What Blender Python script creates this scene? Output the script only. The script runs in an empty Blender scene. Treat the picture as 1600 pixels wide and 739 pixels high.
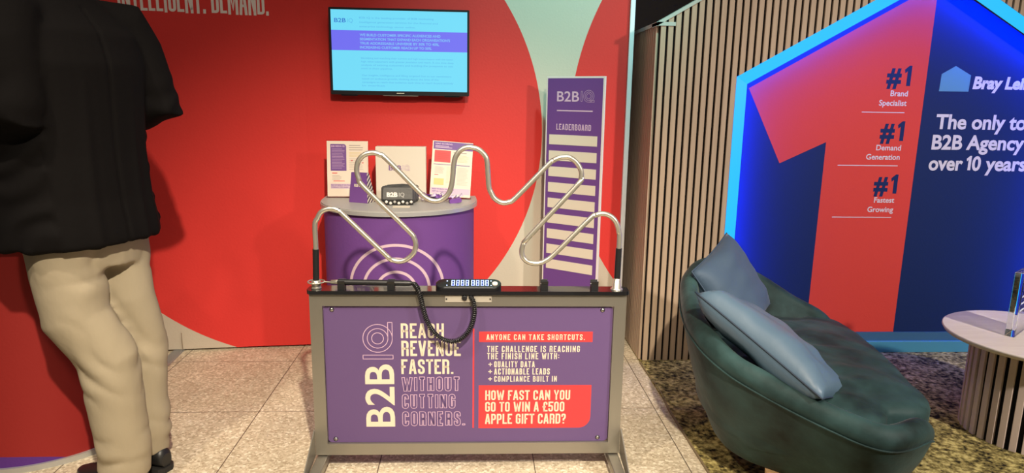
import bpy, bmesh, math, random
from mathutils import Vector, Matrix, noise
random.seed(7)
PI = math.pi
sc = bpy.context.scene
COL = sc.collection

# ------------------------------------------------------------------ camera, world, lights, exposure
cam_d = bpy.data.cameras.new('camera'); cam = bpy.data.objects.new('camera', cam_d); COL.objects.link(cam)
FPX, PITCH, YAW, ROLL, EYE = 1062.6, 0.198601, 0.0557225, 0.0156857, 1.39228
fw = Vector((math.sin(YAW)*math.cos(PITCH), math.cos(YAW)*math.cos(PITCH), -math.sin(PITCH)))
r0 = Vector((math.cos(YAW), -math.sin(YAW), 0)); u0 = r0.cross(fw)
cr = r0*math.cos(ROLL) + u0*math.sin(ROLL); cu = -r0*math.sin(ROLL) + u0*math.cos(ROLL)
M = Matrix((cr, cu, -fw)).transposed().to_4x4(); M.translation = (0, 0, EYE)
cam.matrix_world = M
cam_d.sensor_fit = 'HORIZONTAL'; cam_d.sensor_width = 36; cam_d.lens = FPX/1600*36; cam_d.clip_start = .05
sc.camera = cam

sc.view_settings.view_transform = 'Standard'; sc.view_settings.look = 'None'
sc.view_settings.gamma = 1; sc.view_settings.use_curve_mapping = False
sc.view_settings.exposure = 0.0

world = bpy.data.worlds.new('hall'); sc.world = world; world.use_nodes = True
bg = world.node_tree.nodes['Background']; bg.inputs[0].default_value = (1, .90, .80, 1); bg.inputs[1].default_value = .10

def aim(o, target):
    d = Vector(target) - o.location
    o.rotation_euler = d.to_track_quat('-Z', 'Y').to_euler()
def spot(name, loc, target, power, col=(1, .8, .6), size=60, blend=.6, radius=.06):
    l = bpy.data.lights.new(name, 'SPOT'); l.energy = power; l.color = col
    l.spot_size = math.radians(size); l.spot_blend = blend; l.shadow_soft_size = radius
    o = bpy.data.objects.new(name, l); COL.objects.link(o); o.location = loc; aim(o, target); return o
def area(name, loc, target, power, sx, sy, col=(1, .8, .6)):
    l = bpy.data.lights.new(name, 'AREA'); l.energy = power; l.color = col; l.shape = 'RECTANGLE'; l.size = sx; l.size_y = sy
    o = bpy.data.objects.new(name, l); COL.objects.link(o); o.location = loc; aim(o, target); return o
spot('spot_light_main', (.42, -.7, 3.5), (-.38, 2.95, 0), 1120, (1, .87, .67), 49, .85, .05)
spot('spot_light_side', (-1.6, .6, 3.5), (-.45, 2.5, .1), 230, (1, .86, .68), 52, .8, .08)
spot('spot_light_lounge', (3.3, -.7, 2.9), (2.05, 2.6, .35), 700, (1, .91, .82), 66, .8, .1)
spot('spot_light_cool', (1.0, 1.7, 4.0), (.42, 3.7, 2.0), 460, (.30, 1, .98), 36, .95, .1)
area('hall_light', (.6, 1.2, 4.2), (.6, 1.6, 0), 48, 2.4, 2.4, (1, .90, .78))

# ------------------------------------------------------------------ material helpers
MATS = {}
def nt(m): return m.node_tree.nodes, m.node_tree.links
def mat(name, col, rough=.6, metal=0.0, spec=.5, emit=None, estr=0.0, bump=None, var=None, sheen=0.0, coat=0.0):
    """bump=(scale, strength[, stretch])  var=(scale, colour2, contrast[, stretch])"""
    if name in MATS: return MATS[name]
    m = bpy.data.materials.new(name); m.use_nodes = True; n, l = nt(m)
    b = n['Principled BSDF']
    b.inputs['Base Color'].default_value = (*col, 1); b.inputs['Roughness'].default_value = rough
    b.inputs['Metallic'].default_value = metal; b.inputs['Specular IOR Level'].default_value = spec
    if emit: b.inputs['Emission Color'].default_value = (*emit, 1); b.inputs['Emission Strength'].default_value = estr
    if sheen: b.inputs['Sheen Weight'].default_value = sheen; b.inputs['Sheen Roughness'].default_value = .35
    if coat: b.inputs['Coat Weight'].default_value = coat
    def tex(scale, stretch, detail=4):
        tc = n.new('ShaderNodeTexCoord'); mp = n.new('ShaderNodeMapping'); mp.inputs['Scale'].default_value = stretch or (1, 1, 1)
        t = n.new('ShaderNodeTexNoise'); t.inputs['Scale'].default_value = scale; t.inputs['Detail'].default_value = detail
        l.new(tc.outputs['Object'], mp.inputs['Vector']); l.new(mp.outputs['Vector'], t.inputs['Vector']); return t
    if var:
        t = tex(var[0], var[3] if len(var) > 3 else None); r = n.new('ShaderNodeValToRGB')
        w = var[2]; r.color_ramp.elements[0].position = .5 - w; r.color_ramp.elements[1].position = .5 + w
        r.color_ramp.elements[0].color = (*col, 1); r.color_ramp.elements[1].color = (*var[1], 1)
        l.new(t.outputs['Fac'], r.inputs['Fac']); l.new(r.outputs['Color'], b.inputs['Base Color'])
    if bump:
        t = tex(bump[0], bump[2] if len(bump) > 2 else None); bp = n.new('ShaderNodeBump')
        bp.inputs['Strength'].default_value = bump[1]; bp.inputs['Distance'].default_value = .01
        l.new(t.outputs['Fac'], bp.inputs['Height']); l.new(bp.outputs['Normal'], b.inputs['Normal'])
    MATS[name] = m; return m
def math_node(n, l, op, a, b=None, c=None):
    k = n.new('ShaderNodeMath'); k.operation = op
    for i, v in enumerate((a, b, c)):
        if v is None: continue
        if isinstance(v, (int, float)): k.inputs[i].default_value = v
        else: l.new(v, k.inputs[i])
    return k.outputs[0]
def printed(name, base, shapes, rough=.75, bump=(90, .08)):
    """fabric print: discs and rings in the object's own x/z plane; shapes = (cx, cz, r_in, r_out, colour)"""
    m = mat(name, base, rough, bump=bump, spec=.25); n, l = nt(m); b = n['Principled BSDF']
    tc = n.new('ShaderNodeTexCoord'); sp = n.new('ShaderNodeSeparateXYZ'); l.new(tc.outputs['Object'], sp.inputs[0])
    cur = None
    for cx, cz, ri, ro, c in shapes:
        dx = math_node(n, l, 'SUBTRACT', sp.outputs[0], cx); dz = math_node(n, l, 'SUBTRACT', sp.outputs[2], cz)
        d = math_node(n, l, 'SQRT', math_node(n, l, 'ADD', math_node(n, l, 'MULTIPLY', dx, dx), math_node(n, l, 'MULTIPLY', dz, dz)))
        f = math_node(n, l, 'MULTIPLY', math_node(n, l, 'LESS_THAN', d, ro), math_node(n, l, 'GREATER_THAN', d, ri))
        mx = n.new('ShaderNodeMix'); mx.data_type = 'RGBA'; l.new(f, mx.inputs[0])
        if cur is None: mx.inputs[6].default_value = (*base, 1)
        else: l.new(cur, mx.inputs[6])
        mx.inputs[7].default_value = (*c, 1); cur = mx.outputs[2]
    l.new(cur, b.inputs['Base Color']); return m

RED = (.62, .036, .030); CREAM = (.50, .43, .34); PURPLE = (.135, .05, .22)
m_back = printed('backdrop_fabric', CREAM, [(-.9, 1.2, -1, 1.262, RED), (1.98, 1.26, -1, 1.47, RED)])
m_alu = mat('aluminium', (.31, .29, .25), .38, .75, bump=(60, .03, (1, 1, .05)))
m_post = mat('silver_post', (.74, .75, .76), .5, .2)
m_chrome = mat('wire_metal', (.74, .70, .60), .30, .85)
m_black = mat('black_plastic', (.012, .012, .013), .35)
m_gloss = mat('gloss_black', (.010, .010, .012), .12, coat=.5)
m_rubber = mat('rubber_black', (.009, .009, .010), .45)
m_mauve = mat('mauve_panel_print', (.108, .060, .168), .55, bump=(120, .03))
m_purple = mat('purple_print', PURPLE, .55, bump=(120, .03))
m_redp = mat('red_print', (.64, .038, .042), .55)
m_cream = mat('cream_print', (.68, .59, .45), .55)
m_lilac = mat('lilac_print', (.62, .42, .55), .55)
m_white = mat('white_card', (.66, .58, .46), .6)
m_screw = mat('steel_screw', (.45, .43, .42), .3, 1.0)

# ------------------------------------------------------------------ mesh builder
class MB:
    def __init__(s): s.v = []; s.f = []; s.m = []; s.sm = []; s.mats = []
    def mi(s, m):
        if m not in s.mats: s.mats.append(m)
        return s.mats.index(m)
    def add(s, vs, fs, m, smooth=False, T=None):
        k = len(s.v); i = s.mi(m)
        s.v += [tuple(T @ Vector(p)) if T else tuple(p) for p in vs]
        for f in fs: s.f.append(tuple(a + k for a in f)); s.m.append(i); s.sm.append(smooth)
        return s
    def box(s, a, b, m, T=None):
        x0, y0, z0 = a; x1, y1, z1 = b
        vs = [(x0,y0,z0),(x1,y0,z0),(x1,y1,z0),(x0,y1,z0),(x0,y0,z1),(x1,y0,z1),(x1,y1,z1),(x0,y1,z1)]
        return s.add(vs, [(0,3,2,1),(4,5,6,7),(0,1,5,4),(1,2,6,5),(2,3,7,6),(3,0,4,7)], m, False, T)
    def prism(s, poly, y0, y1, m, T=None, smooth=False):
        """polygon in x/z extruded along y"""
        n = len(poly); vs = [(x, y0, z) for x, z in poly] + [(x, y1, z) for x, z in poly]
        fs = [tuple(range(n)), tuple(range(2*n-1, n-1, -1))]
        s.add(vs, fs, m, False, T)
        return s.add(vs, [(i, (i+1) % n + 0, (i+1) % n + n, i+n) for i in range(n)][::1], m, smooth, T)
    def slab(s, poly, z0, z1, m, T=None, smooth=True):
        """polygon in x/y extruded along z"""
        n = len(poly); vs = [(x, y, z0) for x, y in poly] + [(x, y, z1) for x, y in poly]
        s.add(vs, [tuple(range(n-1, -1, -1)), tuple(range(n, 2*n))], m, False, T)
        return s.add(vs, [(i, (i+1) % n, (i+1) % n + n, i+n) for i in range(n)], m, smooth, T)
    def loft(s, rings, m, caps=True, smooth=True, T=None, closed=True):
        n = len(rings[0]); vs = [p for r in rings for p in r]; fs = []
        for a in range(len(rings)-1):
            for i in range(n if closed else n-1):
                j = (i+1) % n; fs.append((a*n+i, a*n+j, (a+1)*n+j, (a+1)*n+i))
        s.add(vs, fs, m, smooth, T)
        if caps and closed:
            k = (len(rings)-1)*n
            s.add(vs, [tuple(range(n-1, -1, -1)), tuple(range(k, k+n))], m, False, T)
        return s
    def tube(s, pts, r, m, seg=10, T=None, caps=True):
        pts = [Vector(p) for p in pts]; R = r if isinstance(r, (list, tuple)) else [r]*len(pts)
        rings = []; up = None
        for i, p in enumerate(pts):
            t = (pts[min(i+1, len(pts)-1)] - pts[max(i-1, 0)]).normalized()
            if up is None:
                up = Vector((0, 0, 1)) if abs(t.z) < .9 else Vector((0, 1, 0))
            up = (up - t*up.dot(t)).normalized(); sd = t.cross(up)
            rings.append([tuple(p + (up*math.cos(a) + sd*math.sin(a))*R[i]) for a in [2*PI*k/seg for k in range(seg)]])
        return s.loft(rings, m, caps, True, T)
    def lathe(s, prof, m, seg=32, T=None, smooth=True):
        rings = [[(r*math.cos(2*PI*k/seg), r*math.sin(2*PI*k/seg), z) for k in range(seg)] for r, z in prof]
        return s.loft(rings, m, True, smooth, T)
    def build(s, name, parent=None, bevel=0, loc=None, rotz=0, autosmooth=None):
        me = bpy.data.meshes.new(name); me.from_pydata(s.v, [], s.f)
        for mm in s.mats: me.materials.append(mm)
        me.polygons.foreach_set('material_index', s.m); me.polygons.foreach_set('use_smooth', s.sm)
        me.update()
        bm = bmesh.new(); bm.from_mesh(me); bmesh.ops.recalc_face_normals(bm, faces=[f for f in bm.faces if len(f.edges) and any(len(e.link_faces) > 1 for e in f.edges)])
        bm.to_mesh(me); bm.free()
        o = bpy.data.objects.new(name, me); COL.objects.link(o)
        if parent: o.parent = parent
        if loc: o.location = loc
        if rotz: o.rotation_euler.z = rotz
        if bevel:
            bv = o.modifiers.new('bevel', 'BEVEL'); bv.width = bevel; bv.segments = 2; bv.limit_method = 'ANGLE'; bv.angle_limit = math.radians(40)
        return o
def thing(name, label, cat, loc=(0, 0, 0), rotz=0, group=None):
    o = bpy.data.objects.new(name, None); COL.objects.link(o); o.location = loc; o.rotation_euler = (0, 0, rotz)
    o.empty_display_size = .05; return tag(o, label, cat, group)
def tag(o, label, cat, group=None):
    o['label'] = label; o['category'] = cat
    if group: o['group'] = group
    return o
def struct(o): o['kind'] = 'structure'; return o
def TR(x, y, z, rz=0, rx=0, ry=0):
    return Matrix.Translation((x, y, z)) @ Matrix.Rotation(rz, 4, 'Z') @ Matrix.Rotation(ry, 4, 'Y') @ Matrix.Rotation(rx, 4, 'X')
def catmull(P, n=6):
    P = [Vector(p) for p in P]; out = []
    for i in range(len(P)-1):
        p0, p1, p2, p3 = P[max(i-1, 0)], P[i], P[i+1], P[min(i+2, len(P)-1)]
        for k in range(n):
            t = k/n
            out.append(.5*((2*p1) + (p2-p0)*t + (2*p0-5*p1+4*p2-p3)*t*t + (3*p1-p0-3*p2+p3)*t**3))
    out.append(P[-1]); return out
def rrect(x0, z0, x1, z1, r, n=5, corners=(1, 1, 1, 1)):
    """rounded rectangle, corners: bl br tr tl"""
    out = []
    for (cx, cz, a0, on) in ((x0+r, z0+r, PI, corners[0]), (x1-r, z0+r, 1.5*PI, corners[1]), (x1-r, z1-r, 0, corners[2]), (x0+r, z1-r, .5*PI, corners[3])):
        if on: out += [(cx+r*math.cos(a0+.5*PI*k/n), cz+r*math.sin(a0+.5*PI*k/n)) for k in range(n+1)]
        else: out.append((cx + (r if cx > (x0+x1)/2 else -r), cz + (r if cz > (z0+z1)/2 else -r)))
    return out

# ------------------------------------------------------------------ lettering
def G(*paths): return paths
GLY = {  # paths of (x, y[, rounded]) in a unit box, width factor last
 'A': (.42, [(0,0),(.40,1),(.60,1),(1,0)], [(.2,.24),(.8,.24)]),
 'B': (.40, [(0,0),(0,1),(.92,1,1),(.92,.53,1),(0,.53)], [(0,.53),(1,.53,1),(1,0,1),(0,0)]),
 'C': (.39, [(1,.68),(1,1,1),(0,1,1),(0,0,1),(1,0,1),(1,.32)]),
 'D': (.40, [(0,.5),(0,1),(1,1,1),(1,0,1),(0,0),(0,.5)]),
 'E': (.36, [(1,1),(0,1),(0,0),(1,0)], [(0,.52),(.85,.52)]),
 'F': (.35, [(1,1),(0,1),(0,0)], [(0,.50),(.85,.50)]),
 'G': (.39, [(1,.70),(1,1,1),(0,1,1),(0,0,1),(1,0,1),(1,.48),(.55,.48)]),
 'H': (.40, [(0,0),(0,1)], [(1,0),(1,1)], [(0,.51),(1,.51)]),
 'I': (.17, [(.5,0),(.5,1)]),
 'K': (.41, [(0,0),(0,1)], [(1,1),(.1,.42)], [(.38,.62),(1,0)]),
 'L': (.34, [(0,1),(0,0),(1,0)]),
 'M': (.55, [(0,0),(0,1)], [(1,0),(1,1)], [(.04,.95),(.5,.12),(.96,.95)]),
 'N': (.42, [(0,0),(0,1)], [(1,0),(1,1)], [(.03,.96),(.97,.04)]),
 'O': (.39, [(0,.5),(0,1,1),(1,1,1),(1,0,1),(0,0,1),(0,.5)]),
 'P': (.39, [(0,0),(0,1),(1,1,1),(1,.44,1),(0,.44)]),
 'Q': (.39, [(0,.5),(0,1,1),(1,1,1),(1,0,1),(0,0,1),(0,.5)], [(.6,.25),(1.15,-.08)]),
 'R': (.40, [(0,0),(0,1),(1,1,1),(1,.48,1),(0,.48)], [(.4,.48),(1,.48,1),(1,0)]),
 'S': (.39, [(1,.70),(1,1,1),(0,1,1),(0,.58,1),(1,.42,1),(1,0,1),(0,0,1),(0,.30)]),
 'T': (.38, [(0,1),(1,1)], [(.5,1),(.5,0)]),
 'U': (.39, [(0,1),(0,0,1),(1,0,1),(1,1)]),
 'V': (.42, [(0,1),(.44,0),(.56,0),(1,1)]),
 'W': (.60, [(0,1),(.22,0),(.28,0),(.5,.85),(.72,0),(.78,0),(1,1)]),
 'Y': (.41, [(0,1),(.5,.42),(1,1)], [(.5,.42),(.5,0)]),
 '0': (.39, [(0,.5),(0,1,1),(1,1,1),(1,0,1),(0,0,1),(0,.5)]),
 '5': (.39, [(1,1),(0,1),(0,.56),(.5,.60),(1,.56,1),(1,0,1),(0,0,1),(0,.30)]),
 '\u00a3': (.39, [(1,.72),(1,1,1),(.22,1,1),(.22,0)], [(-.05,0),(1,0)], [(0,.48),(.72,.48)]),
 '?': (.37, [(0,.72),(0,1,1),(1,1,1),(1,.58,1),(.5,.46),(.5,.26)], [(.5,.07),(.5,-.08)]),
 '.': (.17, [(.5,.07),(.5,-.08)]), ':': (.17, [(.5,.30),(.5,.15)], [(.5,.75),(.5,.60)]),
 '+': (.34, [(0,.5),(1,.5)], [(.5,.22),(.5,.78)]), ' ': (.17,),
}
def round_path(P, R):
    out = []; n = len(P)
    for i, p in enumerate(P):
        q = Vector(p[:2])
        if len(p) < 3 or i in (0, n-1): out.append(q); continue
        a = Vector(P[i-1][:2]) - q; b = Vector(P[i+1][:2]) - q
        rr = min(R, a.length*.5, b.length*.5)
        a.normalize(); b.normalize(); p0 = q + a*rr; p1 = q + b*rr
        for k in range(6):
            t = k/5; out.append(p0*(1-t)**2 + q*2*t*(1-t)*1.0 + p1*t*t)
    return out
def stroke(mb, P, t, m, put, ext=0.0):
    P = [p for i, p in enumerate(P) if i == 0 or (p - P[i-1]).length > 1e-6]
    closed = (P[0] - P[-1]).length < 1e-6
    if not closed:
        P[0] = P[0] + (P[0]-P[1]).normalized()*ext; P[-1] = P[-1] + (P[-1]-P[-2]).normalized()*ext
    n = len(P); L = []; Rr = []
    for i, p in enumerate(P):
        if closed and i in (0, n-1): d0 = (P[-1]-P[-2]).normalized(); d1 = (P[1]-P[0]).normalized()
        else:
            d0 = (p - P[i-1]).normalized() if i else (P[1]-p).normalized()
            d1 = (P[i+1]-p).normalized() if i < n-1 else d0
        n0 = Vector((-d0.y, d0.x)); n1 = Vector((-d1.y, d1.x)); b = n0 + n1
        if b.length < .2: b = n0.copy()
        b.normalize(); k = t/2/max(b.dot(n0), .62)
        L.append(p + b*k); Rr.append(p - b*k)
    vs = [put(*q) for q in L] + [put(*q) for q in Rr]
    mb.add(vs, [(i, i+1, n+i+1, n+i) for i in range(n-1)], m)
def caps_width(s, t, gap):
    return sum(GLY[c][0] + gap for c in s) - gap
def caps(mb, s, x0, x1, z0, z1, m, put, t=.15, gap=.06, outline=None, e=.03):
    """condensed capitals filling the box x0..x1, z0..z1; put(x, z, layer) gives the 3D point"""
    H = z1 - z0; W = caps_width(s, t, gap); sx = (x1-x0)/W; jobs = []; x = 0
    for c in s:
        g = GLY[c]; w = g[0]
        for P in g[1:]:
            Q = [((x + t/2 + a[0]*(w-t))*sx, (t/2 + a[1]*(1-t))*H) + tuple(a[2:]) for a in P]
            jobs.append((round_path(Q, .17*H), P[0][:2] == P[-1][:2]))
        x += w + gap
    tt = t*min(sx, H) if sx < H else t*H
    for P, cl in jobs: stroke(mb, P, tt, m, lambda a, b: put(x0+a, z0+b, 0), tt/2 if False else 0.0 if cl else 0)
    for P, cl in jobs: pass
    # flat ends reach the cap height: extend open ends that lie on the box edge by half a stroke
    if outline:
        for P, cl in jobs: stroke(mb, P, tt-2*e*H, outline, lambda a, b: put(x0+a, z0+b, 1), -e*H)
def caps_fix():  # open strokes end on the centre line, so lengthen them to the outer box
    for k, g in list(GLY.items()):
        new = [g[0]]
        for P in g[1:]:
            P = list(P); w = g[0]; t = .15
            for end, nb in ((0, 1), (-1, -2)):
                if P[0][:2] == P[-1][:2]: break
                p, q = P[end], P[nb]; d = Vector((p[0]-q[0], (p[1]-q[1])))
                if (p[1] in (0, 1)) and abs(d.y) > 1e-6 and k not in '?.:':
                    dy = (t/2)/(1-t)*(1 if d.y > 0 else -1); P[end] = (p[0] + d.x/d.y*dy, p[1] + dy)
                elif p[0] in (0, 1) and abs(d.x) > 1e-6 and abs(d.y) < 1e-6 and k in 'TEFLZ5\u00a3':
                    dx = (t/2)/(w-t)*(1 if d.x > 0 else -1); P[end] = (p[0] + dx, p[1])
            new.append(P)
        GLY[k] = tuple(new)
caps_fix()
FONTCACHE = {}
def font_mesh(s, bold=0.0, shear=0.0):
    key = (s, bold, shear)
    if key in FONTCACHE: return FONTCACHE[key]
    c = bpy.data.curves.new('lettering', 'FONT'); c.body = s; c.size = 1; c.offset = bold; c.shear = shear; c.resolution_u = 4
    o = bpy.data.objects.new('lettering', c); COL.objects.link(o)
    dg = bpy.context.evaluated_depsgraph_get(); me = bpy.data.meshes.new_from_object(o.evaluated_get(dg))
    vs = [v.co.copy() for v in me.vertices]; fs = [tuple(p.vertices) for p in me.polygons]
    bpy.data.objects.remove(o); bpy.data.curves.remove(c); bpy.data.meshes.remove(me)
    FONTCACHE[key] = (vs, fs); return vs, fs
def words(mb, s, x, z, h, m, put, bold=.02, shear=0.0, align='L', width=None, layer=0, cap=.727):
    """mixed-case lettering: baseline at z, capital height h"""
    vs, fs = font_mesh(s, bold, shear); k = h/cap
    x0 = min(v.x for v in vs); x1 = max(v.x for v in vs)
    kx = width/(x1-x0) if width else k; W = (x1-x0)*kx
    ox = x if align == 'L' else x - W if align == 'R' else x - W/2
    mb.add([put(ox + (v.x-x0)*kx, z + v.y*k, layer) for v in vs], fs, m)
def one(mb, x, z, h, w, m, put, layer=0):
    poly(mb, [(x, z), (x+w, z), (x+w, z+h), (x+w*.35, z+h), (x-w*.75, z+h*.80), (x-w*.55, z+h*.62), (x, z+h*.72)], m, put, layer)
def ringline(mb, cx, cz, r, t, m, put, n=36, a0=0, a1=2*PI, layer=0):
    vs = []
    for k in range(n+1):
        a = a0 + (a1-a0)*k/n
        vs += [put(cx+(r+t/2)*math.cos(a), cz+(r+t/2)*math.sin(a), layer), put(cx+(r-t/2)*math.cos(a), cz+(r-t/2)*math.sin(a), layer)]
    mb.add(vs, [(2*k, 2*k+2, 2*k+3, 2*k+1) for k in range(n)], m)
def rect(mb, x0, z0, x1, z1, m, put, layer=0):
    mb.add([put(x0, z0, layer), put(x1, z0, layer), put(x1, z1, layer), put(x0, z1, layer)], [(0, 1, 2, 3)], m)
def poly(mb, P, m, put, layer=0):
    mb.add([put(x, z, layer) for x, z in P], [tuple(range(len(P)))], m)
def logo(mb, x0, x1, z0, h, m, put, mthin=None, bold=.03, lw=.05, layer=0):
    """the wordmark: solid B2B and an outlined I and Q of circles"""
    mthin = mthin or m; W = x1 - x0
    words(mb, 'B2B', x0, z0, h, m, put, bold, width=W*.60, layer=layer)
    t = h*lw; xi = x0 + W*.645; wi = W*.035
    for a, b, c, d in ((xi, z0, xi+t, z0+h), (xi+wi, z0, xi+wi+t, z0+h), (xi, z0, xi+wi+t, z0+t), (xi, z0+h-t, xi+wi+t, z0+h)):
        rect(mb, a, b, c, d, mthin, put, layer)
    R = min(h*.56, W*.15); cx = x0 + W*.715 + R; cz = z0 + R*.92
    for k in (1, .70, .42): ringline(mb, cx, cz, R*k, t, mthin, put, 32, layer=layer)
    rect(mb, cx, cz-R-t/2, cx+R*1.1, cz-R+t/2, mthin, put, layer); rect(mb, cx, cz-R*.7-t/2, cx+R*1.1, cz-R*.7+t/2, mthin, put, layer)
    rect(mb, cx+R*1.1-t, cz-R, cx+R*1.1, cz-R*.7, mthin, put, layer)
def plane_put(y, step=.0004):
    return lambda x, z, layer=0: (x, y - step*(1+layer), z)

# ------------------------------------------------------------------ setting: floor, carpet, walls
def floor_material():
    m = mat('terrazzo_tiles', (.40, .30, .205), .5, spec=.35); n, l = nt(m); b = n['Principled BSDF']
    tc = n.new('ShaderNodeTexCoord'); sp = n.new('ShaderNodeSeparateXYZ'); l.new(tc.outputs['Object'], sp.inputs[0])
    def joint(out, off):
        a = math_node(n, l, 'DIVIDE', math_node(n, l, 'SUBTRACT', out, off - 6.0), .6)
        fr = math_node(n, l, 'FRACT', a)
        return math_node(n, l, 'GREATER_THAN', math_node(n, l, 'ABSOLUTE', math_node(n, l, 'SUBTRACT', fr, .5)), .5 - .0032)
    j = math_node(n, l, 'MAXIMUM', joint(sp.outputs[0], -.965), joint(sp.outputs[1], 2.896))
    vo = n.new('ShaderNodeTexVoronoi'); vo.inputs['Scale'].default_value = 110; l.new(tc.outputs['Object'], vo.inputs['Vector'])
    r = n.new('ShaderNodeValToRGB'); e = r.color_ramp.elements
    e[0].position = 0; e[0].color = (.40, .325, .22, 1); e[1].position = 1; e[1].color = (.82, .74, .58, 1)
    k = e.new(.35); k.color = (.55, .465, .33, 1); k = e.new(.75); k.color = (.63, .54, .395, 1)
    sv = n.new('ShaderNodeSeparateColor'); l.new(vo.outputs['Color'], sv.inputs[0]); l.new(sv.outputs[0], r.inputs['Fac'])
    no = n.new('ShaderNodeTexNoise'); no.inputs['Scale'].default_value = 2.2; no.inputs['Detail'].default_value = 5; l.new(tc.outputs['Object'], no.inputs['Vector'])
    mr = n.new('ShaderNodeMapRange'); mr.inputs[1].default_value = .3; mr.inputs[2].default_value = .7; mr.inputs[3].default_value = .84; mr.inputs[4].default_value = 1.1; l.new(no.outputs['Fac'], mr.inputs[0])
    mu = n.new('ShaderNodeMix'); mu.data_type = 'RGBA'; mu.blend_type = 'MULTIPLY'; mu.inputs[0].default_value = 1
    l.new(r.outputs['Color'], mu.inputs[6]); l.new(mr.outputs[0], mu.inputs[7])
    mx = n.new('ShaderNodeMix'); mx.data_type = 'RGBA'; l.new(j, mx.inputs[0]); l.new(mu.outputs[2], mx.inputs[6]); mx.inputs[7].default_value = (.09, .06, .04, 1)
    l.new(mx.outputs[2], b.inputs['Base Color']); return m
def carpet_material():
    m = mat('mottled_carpet', (.1, .08, .05), .95, spec=.1); n, l = nt(m); b = n['Principled BSDF']
    tc = n.new('ShaderNodeTexCoord')
    a = n.new('ShaderNodeTexNoise'); a.inputs['Scale'].default_value = 5; a.inputs['Detail'].default_value = 6; a.inputs['Roughness'].default_value = .7
    c = n.new('ShaderNodeTexNoise'); c.inputs['Scale'].default_value = 52; c.inputs['Detail'].default_value = 3
    for t in (a, c): l.new(tc.outputs['Object'], t.inputs['Vector'])
    f = math_node(n, l, 'ADD', math_node(n, l, 'MULTIPLY', a.outputs['Fac'], .35), math_node(n, l, 'MULTIPLY', c.outputs['Fac'], .65))
    r = n.new('ShaderNodeValToRGB'); e = r.color_ramp.elements
    e[0].position = .38; e[0].color = (.018, .015, .010, 1); e[1].position = .63; e[1].color = (.62, .52, .20, 1); k = e.new(.5); k.color = (.25, .20, .07, 1)
    l.new(f, r.inputs['Fac']); l.new(r.outputs['Color'], b.inputs['Base Color'])
    bp = n.new('ShaderNodeBump'); bp.inputs['Strength'].default_value = .7; bp.inputs['Distance'].default_value = .01
    l.new(c.outputs['Fac'], bp.inputs['Height']); l.new(bp.outputs['Normal'], b.inputs['Normal']); return m
b = MB(); b.box((-4.5, -2.5, -.05), (5.5, 6.5, 0), floor_material()); struct(b.build('floor'))
b = MB(); m_carpet = carpet_material()
b.box((.90, -1.5, 0.0002), (5.4, 4.6, .009), m_carpet); struct(b.build('floor_carpet'))
b = MB(); m_zip = mat('carpet_edging', (.20, .15, .08), .6); b.tube([(.897, -1.5, .004), (.897, 1.2, .004), (.899, 2.3, .004), (.897, 2.86, .004), (.908, 3.05, .004), (.90, 3.44, .004)], .006, m_zip, 6); struct(b.build('trim_1'))
m_hall = mat('hall_wall', (.085, .075, .075), .8)
b = MB(); b.box((-4.5, 6.4, 0), (5.5, 6.5, 4.4), m_hall)
m_pill = mat('pale_pillar', (.30, .24, .19), .7)
for x in (1.95, 2.62): b.box((x, 6.25, 0), (x+.22, 6.4, 4.4), m_pill)
struct(b.build('wall_rear'))

# printed fabric backdrop (slightly bowed to the left end)
b = MB()
xs = [-2.62 + .04*k for k in range(43)] + [-.9, -.4, 0, .4, .812]
def wy(x): return 3.722 if x > -.9 else 3.722 - .085*((-.9-x)/.844)**1.15 if x < -.9 else 3.722
def wput(x, z, layer=0):
    return (x, wy(x) - .0006, z)
front = [(x, wy(x)) for x in xs]; back = [(x, y+.07) for x, y in reversed(front)]
b.slab(front + back, .012, 2.75, m_back, smooth=False)
m_wletter = mat('white_print', (.74, .66, .60), .6)
caps(b, 'INTELLIGENT. DEMAND.', -1.775, -1.06, 1.795, 1.955, m_wletter, wput, t=.145)
wall = struct(b.build('wall_back'))
b = MB(); b.box((.812, 3.700, 0), (.838, 3.80, 2.76), m_post); struct(b.build('trim_2', bevel=.003))
b = MB(); m_seam = mat('fabric_seam', (.30, .24, .18), .8); b.box((-1.606, 3.6385, .012), (-1.6035, 3.645, .11), m_seam); b.build('fabric_seam', wall)
b = MB(); m_foot = mat('grey_foot', (.30, .30, .29), .5, .4)
b.prism([(-.030, 0), (.030, 0), (.024, .008), (-.024, .008)], -.21, .14, m_foot, TR(-1.632, 3.64, .001, rz=.05)); struct(b.build('trim_3', bevel=.002))

# slatted gable wall with house-shaped recess
m_oak = mat('oak_slat', (.50, .37, .26), .6, var=(9, (.40, .29, .20), .25, (6, 6, .25)), bump=(40, .08, (1, 1, .05)))
m_felt = mat('black_felt', (.008, .007, .007), .9, spec=.1)
m_cap = mat('gable_capping', (.42, .47, .42), .5)
YS = 3.46; XL = .898; GZ = 1.762; GS = .58; AX = 2.33; EX = 1.318; EZ = 1.523; HS = .57; AZ = EZ + HS*(AX-EX); RX = 2*AX-EX
def gable(x): return GZ + GS*(AX-XL) - GS*abs(x-AX)
def houz(x): return AZ - HS*abs(x-AX)
b = MB(); pitch = .0375; n = int((2*(AX-XL))/pitch); WX = 2*AX-XL
def ladder(mb, x0, x1, zlo, zhi, y0, y1, m): mb.prism([(x0, zlo(x0)), (x1, zlo(x1)), (x1, zhi(x1)), (x0, zhi(x0))], y0, y1, m)
flo = lambda x: .009
b2 = MB()
ladder(b2, XL+.012, EX, flo, lambda x: gable(x)-.004, YS+.012, YS+.03, m_felt)
ladder(b2, RX, WX-.012, flo, lambda x: gable(x)-.004, YS+.012, YS+.03, m_felt)
ladder(b2, EX, AX, houz, lambda x: gable(x)-.004, YS+.012, YS+.03, m_felt)
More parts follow.
